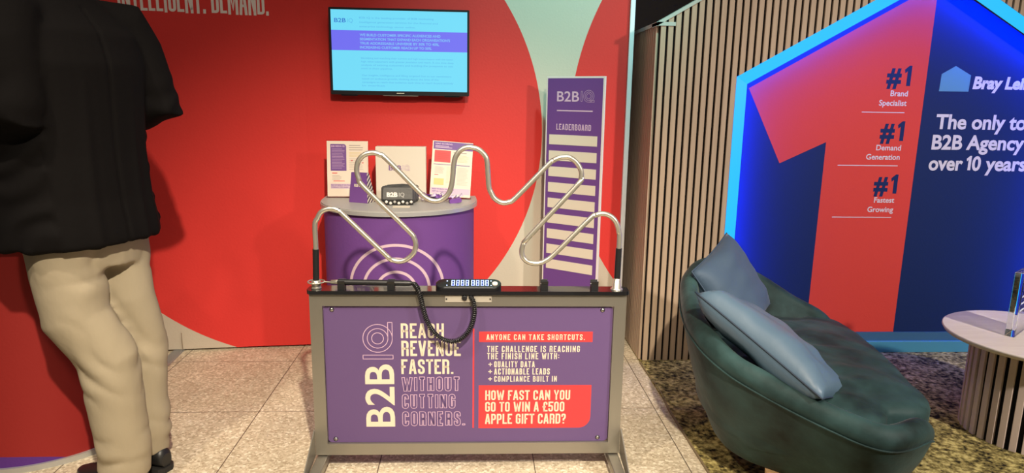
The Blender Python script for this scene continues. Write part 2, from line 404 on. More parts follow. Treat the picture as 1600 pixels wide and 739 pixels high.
ladder(b2, AX, RX, houz, lambda x: gable(x)-.004, YS+.012, YS+.03, m_felt)
b2.box((XL+.012, YS+.03, .009), (XL+.03, 4.0, GZ-.004), m_felt)
for k in range(n):
    x0 = XL + .018 + k*pitch; x1 = x0 + .025
    if x1 > WX: break
    mid = (x0+x1)/2
    if x1 < EX or x0 > RX: ladder(b2, x0, x1, flo, gable, YS, YS+.014, m_oak)
    elif x0 >= EX and x1 <= RX: ladder(b2, x0, x1, houz, gable, YS, YS+.014, m_oak)
for k in range(15):
    y0 = YS + .022 + k*pitch; b2.box((XL, y0, .009), (XL+.014, y0+.025, GZ), m_oak)
for s in (1, -1):
    x0, x1 = (XL-.006, AX) if s == 1 else (AX, WX+.006)
    ladder(b2, x0, x1, gable, lambda x: gable(x)+.018, YS-.004, YS+.09, m_cap)
b2.box((XL-.006, YS-.004, GZ), (XL+.09, 4.0, GZ+.018), m_cap)
struct(b2.build('wall_slatted'))

# recess: graphic fabric, LED edge, skirting
YF = 3.58
m_navy = mat('navy_print', (.003, .016, .075), .7, bump=(90, .05), spec=.25)
m_house = mat('teal_print', (.075, .25, .33), .7)
m_red1 = mat('coral_print', (.62, .050, .030), .7, bump=(90, .05), spec=.25)
m_wht = mat('offwhite_print', (.60, .57, .55), .7)
b = MB(); IN = .052
house = [(EX+IN-.03, .10), (RX-IN+.03, .10), (RX-IN+.03, houz(RX)-.0), (AX, AZ-.02), (EX+IN-.03, houz(EX)-.0)]
b.prism(house, YF, YF+.03, m_navy)
pp = plane_put(YF)
ol = lambda x: AZ - HS*abs(x-AX) - .118
poly(b, [(1.875, .127), (2.387, .127), (2.387, ol(2.387)), (AX, ol(AX)), (1.432, ol(1.432)), (1.633, 1.079), (1.878, 1.195)], m_red1, pp)
for zc, lines, zu in ((1.495, ('Brand', 1.442, 'Specialist', 1.392), 1.354), (1.206, ('Demand', 1.155, 'Generation', 1.105), 1.070), (.920, ('Fastest', .870, 'Growing', .818), .786)):
    words(b, '#', 2.170, zc, .100, m_navy, pp, .04, width=.080, layer=1); one(b, 2.280, zc, .105, .022, m_navy, pp, 1)
    words(b, lines[0], 2.296, lines[1], .030, m_wht, pp, .018, align='R', layer=1)
    words(b, lines[2], 2.296, lines[3], .030, m_wht, pp, .018, align='R', layer=1)
    rect(b, 1.955 + (.1 if zu > 1.3 else 0), zu, 2.290, zu+.004, m_wht, pp, 1)
poly(b, [(2.465, 1.471), (2.628, 1.471), (2.630, 1.556), (2.540, 1.603), (2.468, 1.560)], m_house, pp)
words(b, 'Bray Leino', 2.648, 1.489, .062, m_wht, pp, .045, shear=.12)
words(b, 'The only top', 2.472, 1.275, .078, m_wht, pp, .030)
words(b, 'B2B Agency', 2.466, 1.165, .078, m_wht, pp, .030)
words(b, 'over', 2.464, 1.052, .078, m_wht, pp, .030, width=.192); one(b, 2.686, 1.052, .078, .016, m_wht, pp); words(b, '0', 2.708, 1.052, .078, m_wht, pp, .030, width=.050); words(b, 'years', 2.785, 1.052, .078, m_wht, pp, .030)
struct(b.build('wall_graphic'))
m_cyan = mat('led_diffuser', (.01, .06, .10), .5, emit=(.0, .50, 1.0), estr=1.0)
m_tape = mat('led_tape', (.2, .3, .8), .4, emit=(.0, .05, 1.0), estr=140)
b = MB(); b3 = MB()
def strip(mb, P, inset0, y0, inset1, y1, m):
    """band along the house outline P (left foot, left eave, apex, right eave, right foot)"""
    def off(k):
        e = []
        nrm = [(1, 0)]
        s = math.hypot(1, HS); nl = (HS/s, -1/s); nr = (-HS/s, -1/s)
        (xa, za), (xb, zb), (xc, zc), (xd, zd), (xe, ze) = P
        def inter(xv, p, nn): # vertical line x = xv with the roof line offset by k
            return (xv, zb + HS*(xv-xb) - k*s) if nn == 0 else (xv, zd + HS*(xd-xv) - k*s)
        return [(xa+k, za), inter(xa+k, None, 0), (xc, zc - k*s), inter(xe-k, None, 1), (xe-k, ze)]
    A = [(x, y0, z) for x, z in off(inset0)]; B = [(x, y1, z) for x, z in off(inset1)]
    mb.add(A + B, [(i, i+1, 5+i+1, 5+i) for i in range(4)], m)
P = [(EX, .10), (EX, EZ), (AX, AZ), (RX, houz(RX)), (RX, .10)]
strip(b, P, 0, YS+.002, .060, YS+.012, m_cyan); strip(b, P, .004, YS+.014, .060, YS+.014, m_cap)
struct(b.build('led_edge'))
strip(b3, P, .052, YS+.018, .034, YS+.030, m_tape); struct(b3.build('led_tape'))
m_teal = mat('teal_board', (.055, .25, .36), .5); m_dteal = mat('dark_teal_board', (.03, .11, .20), .6)
b = MB(); b.box((EX+.01, YF-.02, .009), (RX-.01, YF+.03, .075), m_teal); struct(b.build('baseboard_front', bevel=.002))
b = MB(); b.box((EX+.01, YF-.006, .075), (RX-.01, YF+.03, .126), m_dteal); struct(b.build('trim_4'))

# ------------------------------------------------------------------ television
m_tvframe = mat('tv_bezel', (.010, .010, .012), .3)
m_scr = mat('screen_cyan', (.02, .02, .02), .3, emit=(.17, .74, .98), estr=.95)
m_scrp = mat('screen_purple', (.02, .02, .02), .3, emit=(.17, .16, .92), estr=.95)
m_scrt = mat('screen_grey_text', (.02, .02, .02), .3, emit=(.115, .52, .86), estr=.95)
m_scrb = mat('screen_blue_text', (.02, .02, .02), .3, emit=(.03, .16, .62), estr=.95)
m_scrw = mat('screen_pale_text', (.02, .02, .02), .3, emit=(.22, .52, .98), estr=.95)
TVY = 3.655
tv = thing('television', 'flat television with a cyan and purple slide hanging on the red backdrop', 'television', (-.390, TVY, 1.405), .004)
b = MB(); W, H = .714, .433
b.prism(rrect(-W/2, 0, W/2, H, .006), -.006, .022, m_tvframe); b.prism(rrect(-W/2+.05, .05, W/2-.05, H-.06, .03), .022, .045, m_tvframe)
b.box((-W/2+.05, .004, -.006), (-W/2+.13, .03, .002), m_tvframe); b.box((W/2-.13, .004, -.006), (W/2-.05, .03, .002), m_tvframe)
bo = b.build('bezel', tv)
b = MB(); pt = plane_put(-.0064)
rect(b, -.020, .0085, .020, .0125, m_white, pt); b.build('maker_mark', tv)
b = MB(); x0, x1, z0, z1 = -W/2+.011, W/2-.011, .021, H-.011
rect(b, x0, z0, x1, z1, m_scr, pt, 0); sw, sh = x1-x0, z1-z0
sx = lambda f: x0 + f*sw
sz = lambda f: z1 - f*sh
rect(b, x0, sz(.497), x1, sz(.25), m_scrp, pt, 1)
words(b, 'B2B', sx(.025), sz(.155), .021, m_scrb, pt, .01, width=.058, layer=1); words(b, 'IQ', sx(.12), sz(.155), .021, m_scrt, pt, .0, width=.028, layer=1)
def scr(s, fx, fz, fw_, m, h=.0085, bold=.01): words(b, s, sx(fx), sz(fz), h, m, pt, bold, width=fw_*sw, layer=2)
for i, (s, w_) in enumerate((('B2B IQ is the leading provider of B2B marketing', .545), ('intelligence generation services for the financial and', .575), ('enterprise technology sector online.', .41))):
    scr(s, .207, .105+.053*i, w_, m_scrt)
for i, (s, w_) in enumerate((('WE BUILD CUSTOMER SPECIFIC AUDIENCES AND', .595), ('SEGMENTATION THAT EXPAND EACH ORGANISATION\'S', .665), ('TRUE ADDRESSABLE UNIVERSE BY 30% TO 40%,', .585), ('INCREASING CUSTOMER REACH UP TO 50%.', .53))):
    scr(s, .207, .319+.051*i, w_, m_scrw, .0125, .03)
for i, (s, w_) in enumerate((('Identifying and matching their current and high intent buyers with the exact', .68), ('high value customers with greater precision and reach. A one time deep', .685), ('analysis of existing customers and building the prospects to see', .68), ('next in their pipeline.', .23))):
    scr(s, .213, .60+.043*i, w_, m_scrt)
for i, (s, w_) in enumerate((('Our insights, intelligence and lifting targeted lists to our newsletters', .665), ('based on audience growth, thinking about the time of the', .57), ('campaigns to reach that audience each time to reach buyers actively', .68), ('in market', .17))):
    scr(s, .216, .815+.043*i, w_, m_scrt)
b.build('screen', tv)
b = MB(); b.box((-.09, -.004, -.0035), (.09, .01, .0015), m_alu); b.build('trim_strip', tv)
b = MB(); b.box((-.12, .045, .12), (.12, .064, .30), m_black); b.box((-.3, .052, .19), (.3, .06, .23), m_black); b.build('wall_bracket', tv)

# ------------------------------------------------------------------ leaderboard
m_foam = mat('foam_board_edge', (.70, .64, .60), .6)
lb = thing('leaderboard', 'tall purple leaderboard panel with a column of nine blank white strips', 'display board', (.50, 3.49, 0), math.radians(-36))
b = MB(); b.box((-.164, 0, .012), (.168, .012, 1.512), m_foam); b.build('board', lb, bevel=.001)
b = MB(); pt = plane_put(-.0004)
b.box((-.156, -.0006, .02), (.158, 0.0, 1.503), m_purple); pt = plane_put(-.0008)
logo(b, -.100, .112, 1.388, .052, m_lilac, pt, bold=.012, lw=.026)
rect(b, -.099, 1.338, .106, 1.344, m_lilac, pt)
caps(b, 'LEADERBOARD', -.100, .100, 1.243, 1.274, m_lilac, pt, t=.15, gap=.10)
b.build('printed_sheet', lb)
for k in range(9):
    b = MB(); z = 1.218 - k*.0832; b.box((-.140, -.0016, z-.051), (.137, -.0008, z), m_white); b.build('name_strip', lb)
b = MB(); b.box((-.13, .012, 0), (-.11, .16, .012), m_foam); b.box((.11, .012, 0), (.13, .16, .012), m_foam); b.box((-.13, .012, 0), (.13, .02, .20), m_foam); b.build('easel_foot', lb)

# ------------------------------------------------------------------ promotional counters
m_ctop = mat('grey_laminate', (.34, .33, .31), .45)
m_cedge = mat('silver_edging', (.50, .50, .49), .35, .5)
RING = (.58, .42, .48)
m_cpurple = printed('purple_counter_wrap', PURPLE, [(0, .517, .145, .158, RING), (0, .517, .209, .222, RING), (0, .517, .083, .096, RING)], .6)
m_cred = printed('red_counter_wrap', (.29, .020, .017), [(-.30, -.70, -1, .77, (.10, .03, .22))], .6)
def arc(R, back, n=40):
    P = [(R*math.cos(PI + PI*k/n), R*math.sin(PI + PI*k/n)) for k in range(n+1)]
    return P + [(R, back), (-R, back)]
def counter(label, loc, rz, R, H, wrap, back=.13):
    t = thing('promotional_counter', label, 'counter', loc, rz)
    b = MB(); b.slab(arc(R-.012, back-.01), .022, H-.022, wrap); b.build('fabric_wrap', t)
    b = MB(); b.slab(arc(R, back), H-.006, H, m_ctop); b.build('counter_top', t)
    b = MB(); b.slab(arc(R+.004, back+.004), H-.024, H-.006, m_cedge); b.build('top_edging', t)
    b = MB(); b.slab(arc(R, back), 0, .022, m_cedge); b.build('base_rim', t, bevel=.002)
    return t
counter('purple curved counter with ring design standing under the television', (-.378, 3.43, 0), math.radians(2.5), .385, .89, m_cpurple)
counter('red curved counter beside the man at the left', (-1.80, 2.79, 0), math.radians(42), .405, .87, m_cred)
CT = .8905
# ---- things on the purple counter
m_acry = mat('clear_acrylic', (.9, .9, .9), .08, spec=.6); n_, l_ = nt(m_acry)
n_['Principled BSDF'].inputs['Transmission Weight'].default_value = 1; n_['Principled BSDF'].inputs['IOR'].default_value = 1.2
m_paper = mat('leaflet_paper', (.66, .56, .46), .6); m_ink = mat('grey_ink', (.30, .24, .22), .7); m_yel = mat('yellow_print', (.62, .47, .18), .6)
m_pale = mat('pale_lilac_print', (.52, .38, .48), .6)
def para(b, x0, x1, z, n, m, pt, dz=.007, h=.0016, seed=1):
    rr = random.Random(seed)
    for i in range(n): rect(b, x0, z-i*dz, x0 + (x1-x0)*rr.uniform(.75, 1), z-i*dz+h, m, pt, 2)
def leaflet(label, loc, rz, tilt, kind):
    t = thing('leaflet_holder', label, 'leaflet', loc, rz)
    T = Matrix.Translation((0, 0, .008 if kind == 2 else 0)) @ Matrix.Rotation(.07 if kind == 2 else 0, 4, 'Y') @ Matrix.Rotation(tilt, 4, 'X'); W, H = .205, .285
    b = MB(); b.box((-W/2-.004, .0025, 0), (W/2+.004, .005, H+.008), m_acry, T); b.box((-W/2-.004, -.012, 0), (W/2+.004, .0, .004), m_acry, T)
    b.box((-W/2-.004, .005, 0), (W/2+.004, .085, .003), m_acry); b.build('clear_stand', t)
    b = MB(); b.box((-W/2, -.0005, .005), (W/2, .001, H), m_paper, T)
    base = plane_put(-.0007, .0002); pt = lambda x, z, layer=0: tuple(T @ Vector(base(x, z, layer)))
    if kind == 1:
        poly(b, rrect(-.085, .135, -.006, .270, .014, 4, (0, 0, 1, 0)), m_purple, pt)
        words(b, 'B2B MEDIA IQ', -.08, .256, .007, m_lilac, pt, .02, width=.066, layer=1); para(b, -.078, -.012, .244, 14, m_lilac, pt, .0074, .0012)
        para(b, .008, .08, .262, 3, m_ink, pt, .011, .003); para(b, .008, .085, .226, 4, m_yel, pt, .006); para(b, .008, .085, .196, 7, m_ink, pt, .009, .0012)
        rect(b, .016, .185, .026, .190, m_redp, pt, 1); rect(b, .070, .174, .080, .179, m_redp, pt, 1)
        para(b, -.078, -.045, .122, 1, m_redp, pt, .01, .004); para(b, -.078, -.03, .11, 4, m_ink, pt, .007); para(b, -.072, 0, .082, 1, m_redp, pt, .01, .003)
        rect(b, -.086, .045, .090, .070, m_pale, pt); words(b, 'FIND OUT MORE AT OUR STAND', -.084, .060, .006, m_purple, pt, .03, width=.10, layer=1); words(b, 'TODAY TO WIN', -.084, .049, .006, m_purple, pt, .03, width=.085, layer=1)
    else:
        rect(b, -W/2+.005, .243, W/2, .282, m_purple, pt); words(b, 'LEAD SCORING', -.088, .268, .007, m_lilac, pt, .02, width=.085, layer=1); para(b, -.088, .0, .258, 2, m_lilac, pt, .007, .003)
        rect(b, -.090, .178, -.008, .238, m_redp, pt); para(b, -.075, -.015, .222, 4, m_red1, pt, .009, .0012)
        para(b, .006, .09, .228, 1, m_ink, pt, .01, .004); para(b, .006, .09, .215, 6, m_yel, pt, .0062, .0012)
        rect(b, -.092, .165, .092, .168, m_purple, pt, 1)
        para(b, -.085, -.035, .152, 6, m_ink, pt, .006, .001); para(b, -.025, .02, .152, 12, m_yel, pt, .007, .001); para(b, .03, .088, .152, 13, m_ink, pt, .007, .001); para(b, -.085, -.06, .112, 1, m_redp, pt, .01, .003)
        rect(b, -.086, .062, -.036, .095, m_yel, pt, 1)
        rect(b, -W/2+.003, .018, W/2-.003, .048, m_pale, pt); words(b, 'READY TO REACH YOUR BUYERS', -.092, .038, .006, m_purple, pt, .03, width=.11, layer=1); words(b, 'GET IN TOUCH', -.092, .026, .006, m_purple, pt, .03, width=.075, layer=1)
    b.build('leaflet', t)
leaflet('leaflet with purple text panel in a stand at the left end of the purple counter', (-.645, 3.475, CT), .03, math.radians(-6), 1)
leaflet('leaflet with purple heading and red box leaning at the right end of the purple counter', (-.128, 3.44, CT), .06, math.radians(-12), 2)
m_boxw = mat('white_gift_box', (.62, .55, .46), .55)
wb = thing('gift_box', 'large white presentation box standing upright in the middle of the purple counter', 'box', (-.372, 3.435, CT), .02)
b = MB(); b.box((-.125, 0, 0), (.125, .07, .262), m_boxw); b.build('lid', wb, bevel=.003)
b = MB(); b.box((-.123, .0701, .002), (.123, .085, .260), m_boxw); b.build('tray', wb, bevel=.002)
b = MB(); pt = plane_put(-.0003); logo(b, -.06, .045, .145, .026, m_purple, pt, m_pale, .01, .05); b.build('printed_logo', wb)
# small purple carton with striped side
m_strw = mat('striped_side', (.62, .55, .46), .6); n_, l_ = nt(m_strw); tc = n_.new('ShaderNodeTexCoord'); sp = n_.new('ShaderNodeSeparateXYZ'); l_.new(tc.outputs['Object'], sp.inputs[0])
w_ = math_node(n_, l_, 'FRACT', math_node(n_, l_, 'MULTIPLY', math_node(n_, l_, 'SUBTRACT', sp.outputs[2], math_node(n_, l_, 'MULTIPLY', sp.outputs[1], .9)), 42))
mx = n_.new('ShaderNodeMix'); mx.data_type = 'RGBA'; l_.new(math_node(n_, l_, 'GREATER_THAN', w_, .5), mx.inputs[0]); mx.inputs[6].default_value = (.62, .55, .46, 1); mx.inputs[7].default_value = (.035, .018, .06, 1); l_.new(mx.outputs[2], n_['Principled BSDF'].inputs['Base Color'])
pc = thing('carton', 'small purple carton with striped side in front of the left leaflet', 'carton', (-.565, 3.30, CT), math.radians(-24))
b = MB(); b.add([(-.052, 0, 0), (.052, 0, 0), (.045, .012, .145), (-.043, .012, .145), (-.052, .075, 0), (.052, .075, 0), (.045, .03, .145), (-.043, .03, .145)], [(0, 1, 2, 3), (5, 4, 7, 6), (3, 2, 6, 7), (4, 0, 3, 7), (0, 4, 5, 1)], m_purple)
b.add([(.052, 0, 0), (.052, .075, 0), (.045, .03, .145), (.045, .012, .145)], [(0, 1, 2, 3)], m_strw); b.build('carton_body', pc)
b = MB(); Tl = Matrix.Rotation(math.atan2(-.012, .145), 4, 'X'); pl = plane_put(-.0006); words(b, 'B2B IQ', -.024, .078, .012, m_white, lambda x, z, layer=0: tuple(Tl @ Vector(pl(x, z, layer))), .04, width=.042); b.build('printed_logo', pc)
# dark zip pouches, one behind another, and the dotted strip in front of them
m_pouch = mat('charcoal_pouch', (.055, .052, .050), .5, bump=(35, .15)); m_pouch2 = mat('black_zip', (.008, .008, .008), .4)
PW, PH = .158, .083
def pouch(loc, rz, tilt, label):
    t = thing('zip_pouch', label, 'pouch', loc, rz, 'charcoal pouches stacked on the purple counter')
    T = Matrix.Rotation(tilt, 4, 'X'); rings = []
    for y, ins in ((-.011, .010), (-.008, .003), (0, 0), (.006, .003), (.009, .012)):
        rings.append([(x, y, z) for x, z in rrect(-PW/2+ins, ins, PW/2-ins, PH-ins, .012)])
    b = MB(); b.loft(rings, m_pouch, T=T); b.build('pouch_body', t)
    b = MB(); b.tube([tuple(T @ Vector(p)) for p in ((-PW/2+.006, -.003, PH-.004), (0, -.003, PH+.001), (PW/2-.006, -.003, PH-.004))], .003, m_pouch2, 6); b.build('zip', t)
    return t, T
pts_ = [(-.372, 3.275, 0), (-.364, 3.304, .0), (-.356, 3.333, .0)]
lab = ['frontmost charcoal zip pouch with white wordmark before the white box', 'charcoal zip pouch directly behind the one with the white wordmark', 'rearmost charcoal zip pouch, nearest the white box']
for (x, y, r_), la in zip(pts_, lab):
    t, T = pouch((x, y, CT + .003), .04 + r_, math.radians(-14), la)
    if la.startswith('front'):
        b = MB(); pl = plane_put(-.0113); ptp = lambda x, z, layer=0: tuple(T @ Vector(pl(x, z, layer)))
        words(b, 'B2B', -.052, .030, .021, m_wletter, ptp, .05, width=.052); words(b, 'IQ', .006, .030, .021, m_ctop, ptp, .01, width=.026); b.build('printed_logo', t)
m_dotw = mat('white_bead', (.66, .62, .56), .3)
bs = thing('bead_strip', 'black strip of white beads lying along the counter edge before the pouches', 'bead strip', (-.372, 3.232, CT), .05)
b = MB(); b.prism(rrect(-.078, 0, .078, .026, .006), 0, .018, m_pouch2); b.build('strip', bs)
for k in range(8):
    b = MB(); T = TR(-.068 + .0195*k, -.004, .010 + .006*(k % 2)); b.lathe([(.001, -.0075), (.0055, -.005), (.0078, 0), (.0055, .005), (.001, .0075)], m_dotw if k % 3 else m_ctop, 12, T); b.build('bead', bs)
b = MB(); cdp = MB(); cdp.box((-.04, -.026, 0), (.04, .026, .0012), m_white); tag(cdp.build('white_card', loc=(-.345, 3.185, CT), rotz=.05), 'small blank white card lying at the front edge of the purple counter', 'card')
# purple lanyards heaped on the counter
m_lany = mat('purple_ribbon', (.15, .05, .27), .4); m_lanl = mat('ribbon_print', (.55, .46, .60), .5)
ln = thing('lanyard_heap', 'heap of folded purple lanyards lying before the right leaflet', 'lanyards', (-.17, 3.33, CT))
rr = random.Random(3)
for q in range(7):
    b = MB(); c = Vector((rr.uniform(-.07, .06), rr.uniform(-.03, .03), .002)); ang = rr.uniform(-.5, .5); ctr = []
    for k in range(7): ctr.append((c.x + .055*math.cos(ang)*(k-3)/3 + rr.uniform(-.012, .012), c.y + .05*math.sin(ang)*(k-3)/3 + rr.uniform(-.012, .012), .004 + .004*q*.9 + abs(math.sin(k*1.3+q))*.018))
    C = catmull(ctr, 5); vs = []
    for i, p in enumerate(C):
        a = .8*math.sin(i*.35 + q); w = Vector((-math.sin(ang)*math.cos(a), math.cos(ang)*math.cos(a), math.sin(a)))*.010
        for s_ in (1, -1):
            v = p + w*s_; v.z = max(v.z, .001); vs.append(v)
    n_pts = len(C); b.add(vs, [(2*i, 2*i+2, 2*i+3, 2*i+1) for i in range(n_pts-1)], m_lany if q % 3 else m_lanl, True)
    o = b.build('ribbon', ln); sd = o.modifiers.new('thick', 'SOLIDIFY'); sd.thickness = .0015
b = MB(); b.prism(rrect(-.03, 0, .03, .022, .008), -.012, .012, m_lany, TR(.075, -.012, 0, .2, 0, -.15)); b.build('folded_pouch', ln, bevel=.003)

# ------------------------------------------------------------------ buzz-wire game stand
st = thing('buzz_wire_stand', 'purple buzz wire game stand with aluminium frame and bent metal wire', 'game stand', (-.018, 2.40, 0), math.radians(-.6))
FX, FT, FB, TW = .575, .6985, .068, .045
def bar(name, a, b_, m=m_alu, bev=.003):
    q = MB(); q.box(a, b_, m); return q.build(name, st, bevel=bev)
q = MB(); q.prism([(-FX, FB), (-FX+TW, FB+TW), (-FX+TW, FT-TW), (-FX, FT)], -.0225, .0225, m_alu); q.build('upright', st, bevel=.002)
q = MB(); q.prism([(FX, FB), (FX-TW, FB+TW), (FX-TW, FT-TW), (FX, FT)], -.0225, .0225, m_alu); q.build('upright', st, bevel=.002)
q = MB(); q.prism([(-FX, FT), (-FX+TW, FT-TW), (FX-TW, FT-TW), (FX, FT)], -.0225, .0225, m_alu); q.build('top_rail', st, bevel=.002)
q = MB(); q.prism([(-FX, FB), (-FX+TW, FB+TW), (FX-TW, FB+TW), (FX, FB)], -.0225, .0225, m_alu); q.build('bottom_rail', st, bevel=.002)
q = MB(); q.slab(rrect(-.584, -.034, .584, .040, .022, 6), FT+.0005, FT+.0145, m_gloss); q.build('board_top', st, bevel=.003)
m_dowel = m_black
for s in (-1, 1):
    q = MB(); x = s*(FX-.0225)
    q.box((x-.02, -.30, .030), (x+.02, .26, .062), m_alu); fo = q.build('foot_bar', st, bevel=.003)
    for y in (-.28, .24):
        q = MB(); q.lathe([(.018, 0), (.018, .012), (.008, .016), (.008, .031)], m_rubber, 20, TR(x, y, 0)); q.build('levelling_foot', fo)
    q = MB(); xs_ = s*(FX+.001)
    pl_ = [(-.022, .17), (-.022, .068), (-.25, .036), (-.262, .036), (-.262, .048)]
    q.add([(xs_, y, z) for y, z in pl_] + [(xs_ + s*.004, y, z) for y, z in pl_], [tuple(range(5)), tuple(range(9, 4, -1))] + [(i, (i+1) % 5, (i+1) % 5 + 5, i+5) for i in range(5)], m_alu); q.build('gusset', st)
    q = MB(); pl_ = [(.022, .17), (.022, .068), (.22, .036), (.232, .036), (.232, .048)]
    q.add([(xs_, y, z) for y, z in pl_] + [(xs_ + s*.004, y, z) for y, z in pl_], [tuple(range(5)), tuple(range(9, 4, -1))] + [(i, (i+1) % 5, (i+1) % 5 + 5, i+5) for i in range(5)], m_alu); q.build('gusset', st)
# printed panel
PY = -.012
q = MB(); q.prism(rrect(-.5285, FB+TW+.001, .5285, FT-TW-.0005, .016), PY, -.004, m_mauve)
pt = plane_put(PY, .0003)
caps(q, 'REACH', -.2522, -.0927, .528, .5848, m_cream, pt); caps(q, 'REVENUE', -.251, -.0317, .4584, .5181, m_cream, pt); caps(q, 'FASTER.', -.2522, -.0577, .388, .4456, m_cream, pt)
for s_, x1_, z0_, z1_ in (('WITHOUT', -.034, .3190, .3773), ('CUTTING', -.0508, .2496, .3084), ('CORNERS.', -.0146, .1793, .2386)):
    caps(q, s_, -.2522, x1_, z0_, z1_, m_lilac, pt, t=.20, outline=m_mauve, e=.034)
vert = lambda x, z, layer=0: pt(-.2800 - z, .1776 + x, layer)   # wordmark reading upwards
vs_ = []
words(q, 'B', 0, 0, .1105, m_cream, vert, .012, width=.080); words(q, '2', .086, 0, .1105, m_cream, vert, .012, width=.074); words(q, 'B', .1705, 0, .1105, m_cream, vert, .012, width=.078)
lt = .0022
for a_, b_, c_, d_ in ((.2685, 0, .2707, .112), (.2836, 0, .2858, .112), (.2685, 0, .2858, lt), (.2685, .1098, .2858, .112)): rect(q, a_, b_, c_, d_, m_lilac, vert)
cxq, czq = .2965 + .053, .056
for r_ in (.0535, .0375, .0215): ringline(q, cxq, czq, r_, lt, m_lilac, vert, 48)
rect(q, cxq, czq-.0546, .412, czq-.0524, m_lilac, vert); rect(q, cxq, czq-.0386, .412, czq-.0364, m_lilac, vert); rect(q, .4098, czq-.0546, .412, czq-.0364, m_lilac, vert)
rect(q, .0125, .1705, .0182, .5652, m_redp, pt)
rect(q, .0355, .5131, .457, .5535, m_redp, pt)
caps(q, 'ANYONE CAN TAKE SHORTCUTS.', .0626, .4284, .5212, .5431, m_cream, plane_put(PY, .0004), gap=.15, t=.145)
for s_, x0_, x1_, z0_, z1_ in (('THE CHALLENGE IS REACHING', .0654, .4110, .4735, .498), ('THE FINISH LINE WITH:', .0656, .3350, .4455, .4704), ('QUALITY DATA', .0921, .244, .4136, .4376), ('ACTIONABLE LEADS', .0924, .3008, .3847, .4096), ('COMPLIANCE BUILT IN', .0927, .328, .3564, .379)):
    caps(q, s_, x0_, x1_, z0_, z1_, m_cream, pt, gap=.14, t=.15)
for z_ in (.4255, .3970, .3680): rect(q, .0706, z_-.0016, .0848, z_+.0016, m_cream, pt); rect(q, .0761, z_-.0073, .0793, z_+.0073, m_cream, pt)
poly(q, rrect(.0353, .1690, .4600, .3427, .045, 8, (0, 1, 0, 0)), m_redp, pt)
p2_ = plane_put(PY, .0005)
for s_, x1_, z0_, z1_ in (('HOW FAST CAN YOU', .381, .2832, .3223), ('GO TO WIN A \u00a3500', .3606, .2360, .2758), ('APPLE GIFT CARD?', .367, .1862, .2272)):
    caps(q, s_, .0594, x1_, z0_, z1_, m_cream, p2_, gap=.05)
q.build('graphic_panel', st)
for x_, z_ in ((-.498, .637), (.490, .637), (-.501, .129), (.491, .129)):
    q = MB(); q.lathe([(.0068, 0), (.0068, .002), (.0055, .0042), (.002, .0045)], m_screw, 16, TR(x_, PY-.0003, z_, 0, PI/2)); q.lathe([(.0085, 0), (.0085, .001), (.006, .001)], m_black, 16, TR(x_, PY-.0002, z_, 0, PI/2)); q.build('screw', st)
# wire
WIRE = [(-.5525,.734),(-.5487,.8609),(-.5485,.9469),(-.5386,.97),(-.5266,.9907),(-.5083,1.0012),(-.4865,1.0048),(-.4637,.9981),(-.4441,.9799),(-.2927,.8294),(-.2782,.8201),(-.2566,.8143),(-.2347,.8179),(-.2162,.8299),(-.2022,.8453),(-.1951,.863),(-.1938,.8819),(-.1992,.9006),(-.2193,.9284),(-.3738,1.0844),(-.3886,1.1102),(-.3958,1.1393),(-.3914,1.1685),(-.3789,1.1871),(-.364,1.1977),(-.3473,1.2024),(-.3307,1.2026),(-.3131,1.1961),(-.2934,1.1841),(-.1857,1.0744),(-.1702,1.058),(-.1536,1.0451),(-.1388,1.0377),(-.1218,1.0348),(-.1048,1.038),(-.0901,1.0473),(-.0753,1.0634),(-.0662,1.0863),(-.0617,1.1136),(-.0594,1.1363),(-.0571,1.1633),(-.0514,1.1903),(-.0382,1.2106),(-.0235,1.2219),(-.0067,1.2266),(.0123,1.2246),(.0287,1.2194),(.0438,1.2082),(.0565,1.1916),(.0609,1.1692),(.0632,1.1376),(.0673,1.0877),(.0754,1.0672),(.0858,1.0489),(.1042,1.0353),(.1202,1.0308),(.1384,1.0345),(.1626,1.0496),(.2769,1.1694),(.2924,1.1831),(.3114,1.1924),(.3284,1.1959),(.3465,1.1959),(.3627,1.1885),(.3767,1.1762),(.3887,1.1593),(.3951,1.1412),(.3935,1.1207),(.3839,1.1),(.2067,.901),(.195,.8844),(.1884,.8642),(.1888,.844),(.1963,.8274),(.2138,.8143),(.2386,.8094),(.2582,.8122),(.2743,.8194),(.3095,.8471),(.4309,.9754),(.4503,.9884),(.4719,.9945),(.4919,.9923),(.5085,.9842),(.5231,.9703),(.5334,.9504),(.5391,.9269),(.5419,.9032),(.5405,.740)]
q = MB(); q.tube(catmull([(x, 0, z) for x, z in WIRE], 4), .0092, m_chrome, 12); q.build('bent_wire', st)
def along(x0, z0, x1, z1, y=0): return [(x0, y, z0), (x1, y, z1)]
q = MB(); q.tube(along(-.5525, .742, -.5489, .858), .0112, m_black, 14); q.build('black_sleeve', st)
q = MB(); q.tube(along(.5408, .752, .5419, .868), .0112, m_black, 14); q.build('black_sleeve', st)
q = MB(); q.lathe([(.017, .7132), (.019, .716), (.0165, .7195), (.0165, .7265), (.0195, .730), (.0195, .733), (.0165, .736), (.0165, .741), (.012, .744)], m_chrome, 28, TR(-.5527, 0, 0)); q.build('post_collar', st)
q = MB(); q.lathe([(.022, .7132), (.022, .7165), (.0165, .719), (.0125, .754), (.0112, .755)], m_chrome, 28, TR(.5403, 0, 0)); q.build('post_collar', st)
